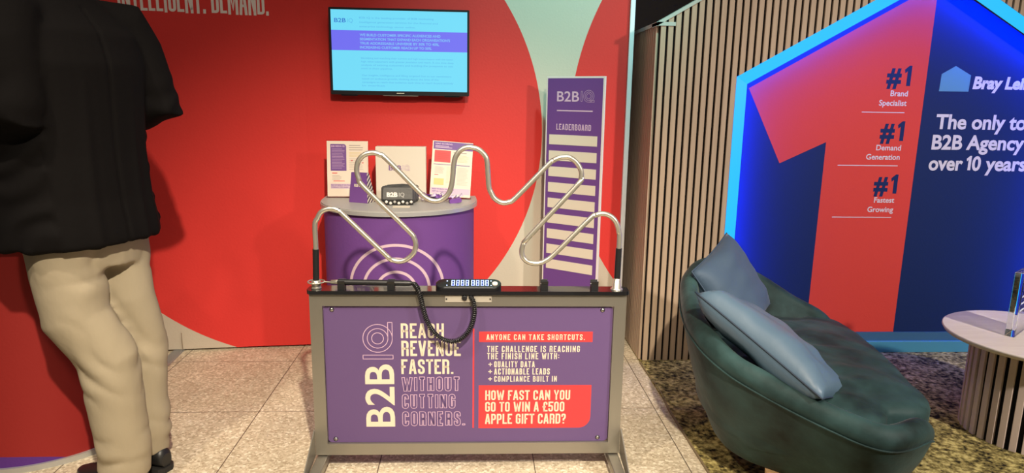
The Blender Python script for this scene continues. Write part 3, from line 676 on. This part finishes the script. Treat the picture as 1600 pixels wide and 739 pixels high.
# wand, cradles, coiled lead
wd = thing('buzz_wire_wand', 'black buzz wire wand with silver tip lying on the stand top at its left', 'wand', (0, 0, 0))
wd.location = st.location; wd.rotation_euler = st.rotation_euler
q = MB(); ring = [(-.5527+.029*math.cos(a), .029*math.sin(a), .738) for a in [2*PI*k/28 for k in range(29)]]; q.tube(ring, .0028, m_chrome, 8, caps=False); q.build('loop', wd)
q = MB(); q.tube([(-.524, -.002, .738), (-.503, -.006, .738), (-.4985, -.006, .738), (-.498, -.006, .738), (-.472, -.007, .739)], [.003, .003, .004, .0085, .0095], m_chrome, 14); q.build('ferrule', wd)
q = MB(); q.tube([(-.473, -.007, .739), (-.33, -.009, .7375), (-.222, -.010, .736), (-.212, -.010, .736), (-.206, -.010, .7358)], [.0105, .0105, .0105, .009, .006], m_rubber, 16); q.build('handle', wd)
for x_ in (-.4597, -.2825, .2725, .4566):
    q = MB(); pr = [(-.016, 0), (.016, 0), (.016, .012)] + [(.0125*math.cos(a), .026 + .0125*math.sin(a)) for a in [math.radians(d) for d in range(-20, -161, -20)]] + [(-.016, .012)]
    pr = [(-.014, 0), (.014, 0), (.014, .022), (.018, .034), (.014, .035)] + [(.0122*math.cos(math.radians(d)), .0255 + .0122*math.sin(math.radians(d))) for d in range(0, -181, -20)] + [(-.014, .035), (-.018, .034), (-.014, .022)]
    for yy in (0,):
        T = TR(x_, -.009 if x_ < 0 else -.004, FT+.0145, PI/2); q.prism(pr, -.013, .013, m_rubber, T)
    q.build('wand_clip', st, bevel=.001)
m_cordb = mat('coil_black', (.012, .012, .013), .28)
ld = thing('coiled_lead', 'black coiled lead hanging in a loop from the wand over the purple panel', 'lead', (0, 0, 0)); ld.location = st.location; ld.rotation_euler = st.rotation_euler
CORD = [(-.2065,-.010,.7358),(-.200,-.018,.736),(-.190,-.035,.730),(-.1815,-.048,.719),(-.1742,-.052,.6963),(-.1634,-.052,.6463),(-.15,-.052,.6031),(-.1297,-.052,.5668),(-.1045,-.052,.5425),(-.0722,-.052,.5303),(-.0397,-.052,.5352),(-.0097,-.051,.5596),(.0087,-.048,.5936),(.0178,-.045,.6346),(.0153,-.041,.6706),(.009,-.037,.688),(.006,-.028,.690)]
CC = catmull(CORD, 24); tot = 0; acc = [0]
for i in range(1, len(CC)): tot += (CC[i]-CC[i-1]).length; acc.append(tot)
hel = []; turns = 70; N = turns*12; j = 0; up = Vector((0, 1, 0))
for k in range(N+1):
    s_ = tot*k/N
    while j < len(acc)-2 and acc[j+1] < s_: j += 1
    f_ = (s_-acc[j])/max(acc[j+1]-acc[j], 1e-9); p = CC[j].lerp(CC[j+1], min(f_, 1)); t_ = (CC[j+1]-CC[j]).normalized()
    up = (up - t_*up.dot(t_)).normalized(); sd = t_.cross(up); a = 2*PI*k/12; rad = .0082*min(1, k/40 + .3, (N-k)/30 + .3)
    hel.append(p + up*math.cos(a)*rad + sd*math.sin(a)*rad)
q = MB(); q.tube(hel, .0023, m_cordb, 6); q.build('coil', ld)
q = MB(); q.tube([tuple(v) for v in CC[::6]], .0042, m_rubber, 8); q.build('core', ld)
# connector plate
q = MB(); q.box((-.0881, -.0250, .6700), (.0803, -.0227, .6945), m_screw); mp_ = q.build('connector_plate', st)
m_plate = mat('brushed_plate', (.60, .55, .47), .4, .5); mp_.data.materials[0] = m_plate
for x_ in (-.083, .075):
    q = MB(); q.lathe([(.003, 0), (.003, .002), (.001, .0025)], m_black, 12, TR(x_, -.0250, .682, 0, PI/2)); q.build('screw', mp_)
q = MB(); q.lathe([(.010, 0), (.010, .006), (.007, .008)], m_rubber, 18, TR(-.018, -.025, .687, 0, PI/2)); q.build('socket', mp_)
q = MB(); q.lathe([(.009, -.004), (.009, .006), (.0065, .010)], m_rubber, 18, TR(.006, -.025, .6895, 0, PI/2)); q.build('socket', mp_)
# score display
sd_ = thing('score_display', 'black oblong timer with rows of blue lights and a white button on the stand', 'timer', (0, 0, 0)); sd_.location = st.location + Vector((0, 0, FT+.0148)); sd_.rotation_euler = st.rotation_euler
m_led = mat('blue_led', (.1, .1, .3), .3, emit=(.10, .18, 1.0), estr=3.2); m_ledw = mat('pale_led', (.1, .1, .3), .3, emit=(.55, .68, 1.0), estr=2.6)
tl = math.radians(17)
q = MB(); E_ = []
st_poly = [(.085 + .030*math.cos(a), .030*math.sin(a)) for a in [-PI/2 + PI*k/14 for k in range(15)]] + [(-.093 + .030*math.cos(a), .030*math.sin(a)) for a in [PI/2 + PI*k/14 for k in range(15)]]
hz = lambda y: .010 + (y+.030)*math.tan(tl)
q.loft([[(x, y, 0) for x, y in st_poly], [(x, y, .004) for x, y in st_poly], [(x, y, hz(y)) for x, y in st_poly], [(-.004 + (x+.004)*.975, y*.93, hz(y*.93)+.0015) for x, y in st_poly]], m_gloss, smooth=False); q.build('housing', sd_)
def top(x, y, h): return (x, y, hz(y) + .0016 + h)
m_silver = m_cedge
q = MB(); q.add([top(-.092, -.0265, .0006), top(.084, -.0265, .0006), top(.084, -.0245, .0006), top(-.092, -.0245, .0006)], [(0, 1, 2, 3)], m_cedge); q.build('silver_line', sd_)
for g0, sgn in ((-.066, 1), (.006, 1)):
    for c_ in range(4):
        xb = g0 + c_*.0172; q = MB()
        for (a0, b0, a1, b1) in ((0, 0, .0024, .010), (0, .012, .0024, .022), (.0095, 0, .0119, .010), (.0095, .012, .0119, .022), (.0024, 0, .0095, .0022), (.0024, .0098, .0095, .012), (.0024, .0198, .0095, .022)):
            mm = m_ledw if b1 - b0 > .005 else m_led
            y0_, y1_ = -.016 + a0*0 + b0*1.55, -.016 + b1*1.55
            vsx = [top(xb+a0, y0_, .0003), top(xb+a1, y0_, .0003), top(xb+a1, y1_, .0003), top(xb+a0, y1_, .0003)]
            vsx += [(x, y, z+.0012) for x, y, z in vsx]; q.add(vsx, [(0, 1, 5, 4), (1, 2, 6, 5), (2, 3, 7, 6), (3, 0, 4, 7), (4, 5, 6, 7)], mm)
        q.build('light_digit', sd_)
q = MB(); q.lathe([(.0105, 0), (.0105, .003), (.009, .0055), (.004, .0068)], m_wletter, 24, Matrix.Translation(top(.092, -.004, 0)) @ Matrix.Rotation(tl, 4, 'X')); q.build('push_button', sd_)
for x_ in (-.082, .078):
    for y_ in (-.014, .014):
        q = MB(); q.lathe([(.0022, 0), (.0022, .001), (.001, .0018)], m_ledw, 10, Matrix.Translation(top(x_ - (.0 if x_ < 0 else 0.0), y_, 0)) @ Matrix.Rotation(tl, 4, 'X')); q.build('indicator_light', sd_)
# ------------------------------------------------------------------ loveseat
m_velvet = mat('green_velvet', (.006, .012, .0105), .6, spec=.2, sheen=.10, var=(7, (.036, .080, .080), .22), bump=(16, .3)); 
m_beech = mat('beech_leg', (.55, .34, .17), .5, var=(5, (.42, .25, .12), .3, (8, 8, .6)))
m_dark = mat('dark_underside', (.01, .01, .01), .9)
SC = Vector((1.165, 2.385)); d_ = Vector((.18, .984)).normalized(); srz = math.atan2(d_.x, d_.y) * -1  # local +y = along the length, +x = front
sofa = thing('loveseat', 'dark green velvet tub loveseat on beech legs facing the round table', 'sofa', (SC.x, SC.y, 0), srz)
def se(phi, a, b, e):  # superellipse: a along y, b along x
    c, s = math.cos(phi), math.sin(phi)
    return (b*math.copysign(abs(c)**(2/e), c), a*math.copysign(abs(s)**(2/e), s))
def sstep(x): x = max(0, min(1, x)); return x*x*(3-2*x)
CREST = [(1.38,1.889,.445),(1.239,1.831,.45),(1.12,1.93-.02,.475),(.979,2.038,.52),(.887,2.141,.56),(.834,2.289,.605),(.844,2.499,.65),(.907,2.723,.695),(1.002,2.873,.715),(1.152,2.98,.69),(1.303,2.985,.63),(1.472,2.965,.53),(1.59,2.90,.46),(1.60,2.72,.37),(1.56,2.45,.34),(1.50,2.18,.34),(1.455,1.99,.39)]
def closed_curve(P, n):
    P = [Vector(p) for p in P]; m = len(P); out = []
    for i in range(m):
        p0, p1, p2, p3 = P[i-1], P[i], P[(i+1) % m], P[(i+2) % m]
        for k in range(n):
            t = k/n; out.append(.5*((2*p1) + (p2-p0)*t + (2*p0-5*p1+4*p2-p3)*t*t + (3*p1-p0-3*p2+p3)*t**3))
    return out
CW = closed_curve(CREST, 8); N = len(CW); RS = Matrix.Rotation(-srz, 3, 'Z')
CR = [RS @ (p - Vector((SC.x, SC.y, 0))) for p in CW]          # crest line in the sofa's own axes
cen = sum(CR, Vector())/N; cen.z = 0
def nz(p, s=9, k=.004): return k*noise.noise(Vector(p)*s)
def at_ring(i, off, z):
    """point off metres outward from the crest line"""
    p = CR[i]; t = CR[(i+2) % N] - CR[i-2]; nrm = Vector((-t.y, t.x, 0)).normalized()
    if nrm.dot(p - cen) < 0: nrm = -nrm
    return Vector((p.x + nrm.x*off, p.y + nrm.y*off, z))
def scl(i, k, z):
    k = k + .13*sstep((CR[i].x - cen.x + .05)/.25)*sstep((cen.y - CR[i].y)/.3)
    return Vector((cen.x + (CR[i].x-cen.x)*k, cen.y + (CR[i].y-cen.y)*k, z))
rings = []; RT = .036
for kind, a_, c_ in (('b', .66, .118), ('b', .70, .112), ('b', .735, .135), ('s', .30, 0), ('s', .62, 0), ('s', .9, 0), ('r', 1.0, -.8), ('r', 1.12, -.35), ('r', .95, .35), ('r', .5, .85), ('r', 0, 1), ('r', -.55, .8), ('r', -.95, .3), ('r', -1.05, -.4), ('i', .5, 0), ('i', 1, 0)):
    ring = []
    for i in range(N):
        hz_ = CR[i].z
        if kind == 'b': q = scl(i, a_, c_)
        elif kind == 'r': q = at_ring(i, a_*RT, hz_ - RT + c_*RT)
        elif kind == 's':
            lo = scl(i, .735, .135); hi = at_ring(i, RT*.9, hz_ - 2*RT); q = lo.lerp(hi, a_); bul = .018*math.sin(PI*a_); q += (Vector((q.x, q.y, 0)) - cen).normalized()*bul
        else:
            hi = at_ring(i, -RT*1.1, hz_ - 1.6*RT); lo = scl(i, .80, .33); q = hi.lerp(lo, a_)
        ring.append(tuple(q))
    rings.append(ring)
b = MB(); b.loft(rings, m_velvet, caps=False)
mv = []
for p in b.v:
    p = Vector(p); n_ = Vector((p.x-cen.x, p.y-cen.y, 0)).normalized()
    mv.append(tuple(p + n_*nz(p, 7, .005) + Vector((0, 0, nz(p + Vector((3, 1, 2)), 9, .007) if p.z > .35 else 0))))
b.v = mv
o = b.build('shell', sofa); ss = o.modifiers.new('sub', 'SUBSURF'); ss.levels = 1; ss.render_levels = 1
b = MB(); b.slab([tuple(scl(i, .64, 0)[:2]) for i in range(0, N, 2)], .109, .117, m_dark); b.build('underside', sofa)
b = MB(); b.tube([tuple(at_ring(i % N, RT*1.06, CR[i % N].z - RT*1.9)) for i in range(N+1)], .0035, m_velvet, 6, caps=False); b.build('piping', sofa)
# seat cushion, crowned and creased, running out to the open front
b = MB(); R_ = 16
def seat_edge(i):
    front = sstep((CR[i].x - cen.x - .16)/.14)
    dn_ = ((CR[i] - CR[0]).length)/.11; near = math.exp(-dn_*dn_)
    return at_ring(i, (-RT*1.1*(1-front) + RT*1.25*front)*(1-near) - near*RT*2.6, .43)
vs = [(cen.x, cen.y, .468)]; fs = []; ED = [seat_edge(i) for i in range(N)]
def cr_(x, y): return .012*noise.noise(Vector((x*4.5, y*13, .3))) + .005*noise.noise(Vector((x*14, y*22, 1.7)))
for j in range(1, R_+1):
    t = j/R_
    for e in ED:
        x = cen.x + (e.x-cen.x)*t; y = cen.y + (e.y-cen.y)*t; vs.append((x, y, .468 - .040*t**4 + cr_(x, y)*(1 if t < .97 else .5)))
K = N
for k in range(K): fs.append((0, 1+k, 1+(k+1) % K))
for j in range(R_-1):
    for k in range(K): fs.append((1+j*K+k, 1+(j+1)*K+k, 1+(j+1)*K+(k+1) % K, 1+j*K+(k+1) % K))
pr0 = 1 + (R_-1)*K
for sc_, z in ((1.015, .412), (1.012, .34), (.97, .24), (.80, .15)):
    st0 = len(vs); vs += [(cen.x + (e.x-cen.x)*sc_, cen.y + (e.y-cen.y)*sc_, z) for e in ED]
    for k in range(K): fs.append((pr0+k, st0+k, st0+(k+1) % K, pr0+(k+1) % K))
    pr0 = st0
b.add(vs, fs, m_velvet, True); b.build('seat_cushion', sofa)
for lx, ly in ((-.06, -.245), (.16, -.25), (-.15, .26), (.16, .26)):
    b = MB(); ox, oy = lx*1.1, ly*1.06
    b.loft([[(ox + .014*math.cos(a), oy + .014*math.sin(a), .009) for a in [2*PI*k/18 for k in range(18)]], [(lx + .027*math.cos(a), ly + .027*math.sin(a), .118) for a in [2*PI*k/18 for k in range(18)]]], m_beech); b.build('leg', sofa)
# cushions
def cushion(label, loc, rot, w, h, th, m, mp, seed):
    t = thing('cushion', label, 'cushion', loc); t.rotation_euler = rot
    b = MB(); n = 22; rr = Vector((seed, seed*.7, .3)); top = {}; vs = []; fs = []
    def pt(i, j, s):
        u = 2*i/n - 1; v = 2*j/n - 1
        pin = 1 - .045*(1-abs(u)**2)*abs(v)**6; pin2 = 1 - .045*(1-abs(v)**2)*abs(u)**6
        x = u*w/2*pin2; y = v*h/2*pin
        q = max(0, (1-u**4)*(1-v**4)); z = s*th/2*q**.55
        edge = 1 - max(abs(u), abs(v))
        z += (.016*noise.noise(Vector((x*9, y*5, s)) + rr) + .012*noise.noise(Vector((x*7, y*15, s+2)) + rr))*min(1, edge*5)
        return (x, y, z)
    for s in (1, -1):
        k0 = len(vs); vs += [pt(i, j, s) for i in range(n+1) for j in range(n+1)]
        for i in range(n):
            for j in range(n):
                f = (k0+i*(n+1)+j, k0+(i+1)*(n+1)+j, k0+(i+1)*(n+1)+j+1, k0+i*(n+1)+j+1); fs.append(f if s > 0 else f[::-1])
    b.add(vs, fs, m, True); o = b.build('cover', t)
    bm = bmesh.new(); bm.from_mesh(o.data); bmesh.ops.remove_doubles(bm, verts=bm.verts, dist=.0008); bmesh.ops.recalc_face_normals(bm, faces=bm.faces); bm.to_mesh(o.data); bm.free()
    b = MB(); loop = [pt(i, 0, 0) for i in range(n)] + [pt(n, j, 0) for j in range(n)] + [pt(n-i, n, 0) for i in range(n)] + [pt(0, n-j, 0) for j in range(n)]
    b.tube(loop + [loop[0]], .003, mp, 6, caps=False); b.build('seam_piping', t)
    return t
m_cu1 = mat('slate_blue_cloth', (.050, .085, .135), .7, sheen=.1, bump=(50, .1)); m_cu1p = mat('slate_blue_piping', (.035, .06, .10), .7)
m_cu2 = mat('pale_blue_satin', (.085, .14, .20), .45, bump=(30, .1)); m_cu2p = mat('navy_piping', (.02, .035, .06), .6)
def frame_rot(xa, ya):
    x = Vector(xa).normalized(); y = (Vector(ya) - x*Vector(ya).dot(x)).normalized(); z = x.cross(y)
    return Matrix((x, y, z)).transposed().to_euler()
def NR(nv, up):
    n_ = Vector(nv).normalized(); u_ = Vector(up); u_ = (u_ - n_*u_.dot(n_)).normalized(); return Matrix((u_.cross(n_), u_, n_)).transposed().to_euler()
cushion('slate blue cushion propped upright in the far corner of the loveseat', (1.118, 2.79, .605), NR((.58, -.62, .50), (-.42, .06, .88)), .42, .38, .14, m_cu1, m_cu1p, 1.0)
cushion('pale blue satin cushion slumped against the near back of the loveseat', (1.05, 2.225, .555), NR((.50, -.10, .80), (.55, -.73, -.38)), .36, .54, .15, m_cu2, m_cu2p, 2.3)

# ------------------------------------------------------------------ round slatted table and acrylic block
m_ttop = mat('whitewashed_wood', (.80, .71, .65), .5, var=(6, (.70, .60, .54), .3, (1, 7, 1)))
m_tslat = mat('whitewashed_slat', (.70, .56, .48), .6, var=(8, (.58, .45, .38), .3, (5, 5, .3)))
ct = thing('coffee_table', 'round whitewashed coffee table with slatted drum base', 'table', (2.39, 2.605, .009))
b = MB(); b.lathe([(.335, .416), (.352, .421), (.360, .434), (.360, .439), (.357, .441)], m_ttop, 72); b.build('table_top', ct)
b = MB(); b.lathe([(.236, 0), (.236, .416)], m_felt, 72); b.build('drum', ct)
for k in range(36):
    a = 2*PI*k/36; q = MB(); q.box((.234, -.0125, 0), (.247, .0125, .416), m_tslat); o = q.build('slat', ct, bevel=.0015); o.rotation_euler.z = a
m_glass = mat('clear_block', (.92, .96, 1), .02, spec=.6); n_, l_ = nt(m_glass); n_['Principled BSDF'].inputs['Transmission Weight'].default_value = 1; n_['Principled BSDF'].inputs['IOR'].default_value = 1.46
m_frost = mat('frosted_engraving', (.75, .77, .80), .7); m_engd = mat('dark_engraving', (.05, .05, .06), .7)
ab = thing('acrylic_award', 'clear acrylic award block standing on the round table', 'award', (2.306, 2.650, .4502), math.radians(38))
q = MB(); q.box((-.085, -.018, 0), (.085, .018, .275), m_glass); q.build('block', ab, bevel=.003)
q = MB(); pl = plane_put(-.0183, .0003)
for i, (x_, w_, z_) in enumerate(((-.07, .05, .20), (-.07, .07, .17), (-.07, .10, .14), (-.07, .06, .11))): rect(q, x_, z_, x_+w_, z_+.008, m_frost if i else m_engd, pl)
ringline(q, .02, .225, .022, .004, m_frost, pl, 24); q.build('engraving', ab)
# ------------------------------------------------------------------ man seen from behind
C0 = Vector((-1.355, 2.36, 0)); FW = Vector((-.95, .31, 0)).normalized(); RTV = Vector((.31, .95, 0)).normalized()
def B(f, r, z): return C0 + FW*f + RTV*r + Vector((0, 0, z))
def ring_at(c, ax, ay, ra, rb, n=28, e=2.0):
    out = []
    for k in range(n):
        a = 2*PI*k/n; ca, sa = math.cos(a), math.sin(a)
        out.append(tuple(c + ax*(ra*math.copysign(abs(ca)**(2/e), ca)) + ay*(rb*math.copysign(abs(sa)**(2/e), sa))))
    return out
def limb(mb, pts, rad, m, n=20):  # pts: centres, rad: (across, along-forward) or single
    P = [Vector(p) for p in pts]; rings = []; ref = None
    for i, p in enumerate(P):
        t = (P[min(i+1, len(P)-1)] - P[max(i-1, 0)]).normalized()
        if ref is None: ref = RTV - t*RTV.dot(t) if abs(t.dot(RTV)) < .9 else FW - t*FW.dot(t)
        ref = (ref - t*ref.dot(t)).normalized(); o2 = t.cross(ref); r = rad[i]; ra, rb = r if isinstance(r, tuple) else (r, r)
        rings.append(ring_at(p, ref, o2, ra, rb, n))
    mb.loft(rings, m)
def blob(mb, c, ax, ay, az, m, n=20, k=12):
    rings = []
    for i in range(k+1):
        t = -PI/2 + PI*i/k; rings.append([tuple(Vector(c) + ax*(math.cos(t)*math.cos(a)) + ay*(math.cos(t)*math.sin(a)) + az*math.sin(t)) for a in [2*PI*j/n for j in range(n)]])
    rings[0] = [tuple(Vector(p) + ax*1e-4*math.cos(j) + ay*1e-4*math.sin(j)) for j, p in enumerate(rings[0])]
    mb.loft(rings, m)
def skin_build(mb, name, parent, voxel, smooth_it, m, disp=None):
    o = mb.build(name)
    rm = o.modifiers.new('rm', 'REMESH'); rm.mode = 'VOXEL'; rm.voxel_size = voxel
    if smooth_it: sm = o.modifiers.new('sm', 'SMOOTH'); sm.iterations = smooth_it; sm.factor = .5
    dg = bpy.context.evaluated_depsgraph_get(); me = bpy.data.meshes.new_from_object(o.evaluated_get(dg)); me.name = name
    bpy.data.objects.remove(o)
    for p in me.polygons: p.use_smooth = True
    me.materials.clear(); me.materials.append(m)
    if disp:
        ns = [v.normal.copy() for v in me.vertices]
        for v, nn in zip(me.vertices, ns): v.co += nn*disp(v.co)
        me.update()
    o = bpy.data.objects.new(name, me); COL.objects.link(o); o.parent = parent
    if parent: o.matrix_parent_inverse = parent.matrix_world.inverted()
    return o
m_skin = mat('skin', (.50, .28, .19), .5); m_hair = mat('dark_hair', (.02, .013, .009), .6, bump=(60, .3, (1, 1, .2)))
m_jacket = mat('black_jacket', (.0050, .0042, .0042), .85, spec=.08, bump=(40, .1)); m_trouser = mat('khaki_cotton', (.34, .285, .20), .8, spec=.2, bump=(13, .35, (1, 1, .7)))
m_shoe = mat('black_leather', (.010, .010, .010), .42); m_sole = mat('shoe_sole', (.012, .011, .010), .7)
UP = Vector((0, 0, 1))
# joints
HIP = B(0, 0, .98)
LK, RK = Vector((-1.252, 2.275, .50)), Vector((-1.222, 2.44, .52))
LA_, RA_ = Vector((-1.236, 2.285, .10)), Vector((-1.222, 2.432, .10))
FD = Vector((-.92, .40, 0)).normalized(); FS = Vector((.40, .92, 0))
LSH, RSH = B(-.045, -.200, 1.615), B(-.035, .215, 1.615)
LEL, REL = B(-.085, -.240, 1.335), B(-.115, .295, 1.355)
LWR, RWR = B(.21, -.22, 1.30), B(.17, .20, 1.27)
# body: head, neck, trunk, arms, hands and legs in one continuous skin
b = MB()
HC = B(.065, 0, 1.875)
tilt = (UP*.95 + FW*.3).normalized(); hf = (FW*.95 - UP*.3).normalized()
blob(b, HC, RTV*.078, hf*.100, tilt*.118, m_skin, 24, 16)
blob(b, HC + hf*.035 - tilt*.062, RTV*.058, hf*.062, tilt*.062, m_skin)      # jaw
blob(b, HC + hf*.103 - tilt*.020, RTV*.014, hf*.020, tilt*.026, m_skin)      # nose
for s in (1, -1):
    blob(b, HC + RTV*(.079*s) - hf*.005 - tilt*.012, RTV*.010, hf*.018, tilt*.032, m_skin, 12, 8)
blob(b, HC + hf*.092 - tilt*.066, RTV*.026, hf*.012, tilt*.009, m_skin, 12, 8)   # lips
limb(b, [B(.02, 0, 1.60), B(.03, 0, 1.70), B(.045, 0, 1.80)], [.070, .060, .060], m_skin)
b.loft([ring_at(B(0, 0, z), RTV, FW, ra, rb) for z, ra, rb in ((.88, .13, .075), (.98, .15, .095), (1.15, .15, .10), (1.35, .175, .115), (1.52, .19, .105), (1.62, .16, .08), (1.67, .07, .06))], m_skin)
for S_, E_, W_ in ((LSH, LEL, LWR), (RSH, REL, RWR)):
    limb(b, [S_, S_.lerp(E_, .5), E_, E_.lerp(W_, .4), W_], [.050, .046, .038, .038, .026], m_skin, 14)
def hand(W_, d, side):
    d = d.normalized(); s_ = (UP.cross(d)*side).normalized(); nrm = d.cross(s_)*side  # palm facing down
    dn = -UP
    limb(b, [W_, W_ + d*.04, W_ + d*.095], [(.026, .018), (.038, .016), (.042, .013)], m_skin, 14)
    for i, (off, ln_) in enumerate(((-.030, .070), (-.010, .080), (.011, .074), (.031, .058))):
        p0 = W_ + d*.085 + s_*off; p1 = p0 + d*ln_*.45 + dn*.006; p2 = p1 + d*ln_*.3 + dn*.018; p3 = p2 + d*ln_*.15 + dn*.022
        limb(b, [p0, p1, p2, p3], [.0095, .009, .0085, .0065], m_skin, 10)
    t0 = W_ + d*.03 - s_*.026*1; t1 = t0 - s_*.028 + d*.028 + dn*.006; t2 = t1 + d*.032 - s_*.006 + dn*.010
    limb(b, [t0, t1, t2], [.013, .011, .0085], m_skin, 10)
hand(LWR, FW*.9 + RTV*.45, -1); hand(RWR, FW*.95 - RTV*.3, 1)
for s, K_, A_ in ((-1, LK, LA_), (1, RK, RA_)):
    limb(b, [B(-.04, s*.095, .92), B(-.05, s*.095, .78), K_.lerp(B(-.06, s*.095, .66), .9), K_, K_.lerp(A_, .35), A_], [.070, .064, .058, .050, .048, .036], m_skin, 16)
    limb(b, [A_ + UP*.0, A_ - UP*.045 + FD*.05, A_ - UP*.062 + FD*.15], [.036, .034, .026], m_skin, 14)
man = skin_build(b, 'person', None, .0062, 3, m_skin)
tag(man, 'man in a black jacket and khaki trousers seen from behind at the red counter', 'person')
# hair
b = MB()
blob(b, HC - hf*.012 + tilt*.018, RTV*.086, hf*.104, tilt*.112, m_hair, 24, 14); blob(b, HC - hf*.055 - tilt*.035, RTV*.066, hf*.05, tilt*.07, m_hair)
def hd(p): return .006*noise.noise(Vector(p)*40)
hair = skin_build(b, 'hair', man, .007, 2, m_hair, hd)
bm = bmesh.new(); bm.from_mesh(hair.data)
kill = [v for v in bm.verts if (v.co - HC).dot(hf) > .055 and (v.co - HC).dot(tilt) < .055]
bmesh.ops.delete(bm, geom=kill, context='VERTS'); bm.to_mesh(hair.data); bm.free()
for s in (-1, 1):
    b = MB(); blob(b, HC + hf*.083 + tilt*.018 + RTV*(.031*s), RTV*.012, hf*.010, tilt*.008, m_white, 12, 8); blob(b, HC + hf*.0905 + tilt*.017 + RTV*(.031*s), RTV*.005, hf*.003, tilt*.005, m_black, 10, 6); b.build('eye', man)
# trousers
b = MB()
b.loft([ring_at(B(f, r, z), RTV, FW, ra, rb, 32, 2.3) for z, ra, rb, f, r in ((1.06, .195, .135, 0, 0), (.98, .205, .145, -.03, 0), (.90, .205, .138, -.04, 0), (.82, .19, .125, -.045, 0))], m_trouser)
limb(b, [B(-.04, -.100, .93), B(-.045, -.100, .80), B(-.06, -.095, .66), LK, LK.lerp(LA_, .45), LA_ + UP*.06, LA_ - UP*.025 + FD*.012], [(.108, .122), (.106, .112), (.100, .104), (.092, .098), (.086, .092), (.080, .088), (.078, .090)], m_trouser, 28)
limb(b, [B(-.02, .100, .93), B(-.035, .098, .80), B(-.075, .092, .67), RK, RK.lerp(RA_, .45), RA_ + UP*.06, RA_ - UP*.02 + FD*.012], [(.105, .138), (.100, .124), (.088, .106), (.078, .092), (.070, .084), (.066, .080), (.064, .080)], m_trouser, 28)
def folds(p):
    z = p.z; w = noise.noise(p*5)*2.4 + .8*noise.noise(p*13 + Vector((4, 2, 1)))
    d = .004*noise.noise(Vector((p.x*8, p.y*8, z*7)))
    def crease(ph, k):  # soft valleys with sharper ridges, broken up along their length
        a = max(0, noise.noise(Vector((p.x*9 + k, p.y*9, z*4 + k))) + .25); return a*(1 - 2*abs(math.sin(ph)))
    low = max(0, 1 - abs(z-.16)/.15); d -= low*.013*crease(z*34 + 9*p.x + w, 1)
    kn = max(0, 1 - abs(z-.52)/.20); d -= kn*.015*crease(z*22 + p.x*17 - p.y*9 + w, 5)
    se_ = max(0, 1 - abs(z-.80)/.18); d -= se_*.017*crease(z*17 - p.x*15 + p.y*8 + w, 9)
    return d
tr = skin_build(b, 'trousers', man, .0085, 3, m_trouser, folds)
# jacket
b = MB()
TOR = [(.905, .262, .238, .02), (.95, .260, .235, .02), (1.05, .248, .220, .02), (1.20, .238, .205, .01), (1.34, .245, .195, 0), (1.48, .255, .175, -.02), (1.58, .245, .145, -.025), (1.655, .200, .105, -.01), (1.70, .13, .088, .005), (1.735, .085, .078, .018)]
b.loft([ring_at(B(f, 0, z), RTV, FW, ra, rb, 40, 2.5) for z, ra, rb, f in TOR], m_jacket)
for S_, E_, W_, out in ((LSH, LEL, LWR, -1), (RSH, REL, RWR, 1)):
    In_ = B(-.01, out*.13, 1.615)
    limb(b, [In_, S_ + RTV*out*.015 + UP*.0, S_.lerp(E_, .3) + RTV*out*.012, S_.lerp(E_, .7), E_ - FW*.008, E_.lerp(W_, .3) - UP*.004, E_.lerp(W_, .65), W_ - (W_-E_).normalized()*.015], [.090, .100, .094, .086, .080, .076, .068, .060], m_jacket, 24)
limb(b, [B(-.055, -.02, 1.735), B(-.062, 0, 1.74), B(-.055, .02, 1.735)], [.022, .024, .022], m_jacket, 12)
def jf(p):
    v = p - C0; r = v.dot(RTV); f = v.dot(FW); z = p.z
    d = .006*noise.noise(Vector((p.x*6, p.y*6, z*3)))
    if f < -.05 and .84 < z < 1.66: d -= .006*math.exp(-(r/.007)**2)                    # centre back seam
    if f < -.02 and z < 1.5:
        for k, r0_ in ((1, -.10), (1, .085), (1, .15)): d += .006*math.exp(-((r - r0_ - .03*(z-1.2))/.018)**2)*max(0, min(1, (1.5-z)*3))
    if r > .2 or r < -.2: d += .006*math.sin(z*60 + f*30 + 5*noise.noise(p*6))*max(0, min(1, (1.5-z)*4))
    return d
jk = skin_build(b, 'jacket', man, .0095, 3, m_jacket, jf)
# shoes
def shoe(A_):
    b = MB(); base = Vector((A_.x, A_.y, 0)); rings = []
    for t, w, h in ((-.078, .022, .055), (-.068, .034, .078), (-.03, .038, .082), (.03, .040, .075), (.09, .046, .058), (.15, .048, .046), (.20, .040, .036), (.228, .022, .026)):
        c = base + FD*t; rg = []
        for k in range(18):
            a = 2*PI*k/18; y = math.cos(a)*w; z = max(.016, .018 + h*.5 + math.sin(a)*h*.5); rg.append(tuple(c + FS*y + UP*z))
        rings.append(rg)
    b.loft(rings, m_shoe); o = b.build('shoe'); o.modifiers.new('s', 'SUBSURF').render_levels = 2; o.parent = man
    b = MB(); outl = [(-.084, .018), (-.070, .036), (-.03, .041), (.03, .042), (.09, .049), (.15, .051), (.205, .042), (.236, .020)]
    P = [(t, w) for t, w in outl] + [(t, -w) for t, w in reversed(outl)]
    vs = [tuple(base + FD*t + FS*w + UP*z) for z in (.0005, .022) for t, w in P]; n = len(P)
    b.add(vs, [tuple(range(n-1, -1, -1)), tuple(range(n, 2*n))] + [(i, (i+1) % n, (i+1) % n + n, i+n) for i in range(n)], m_sole); s_ = b.build('sole'); s_.parent = o
shoe(LA_); shoe(RA_)
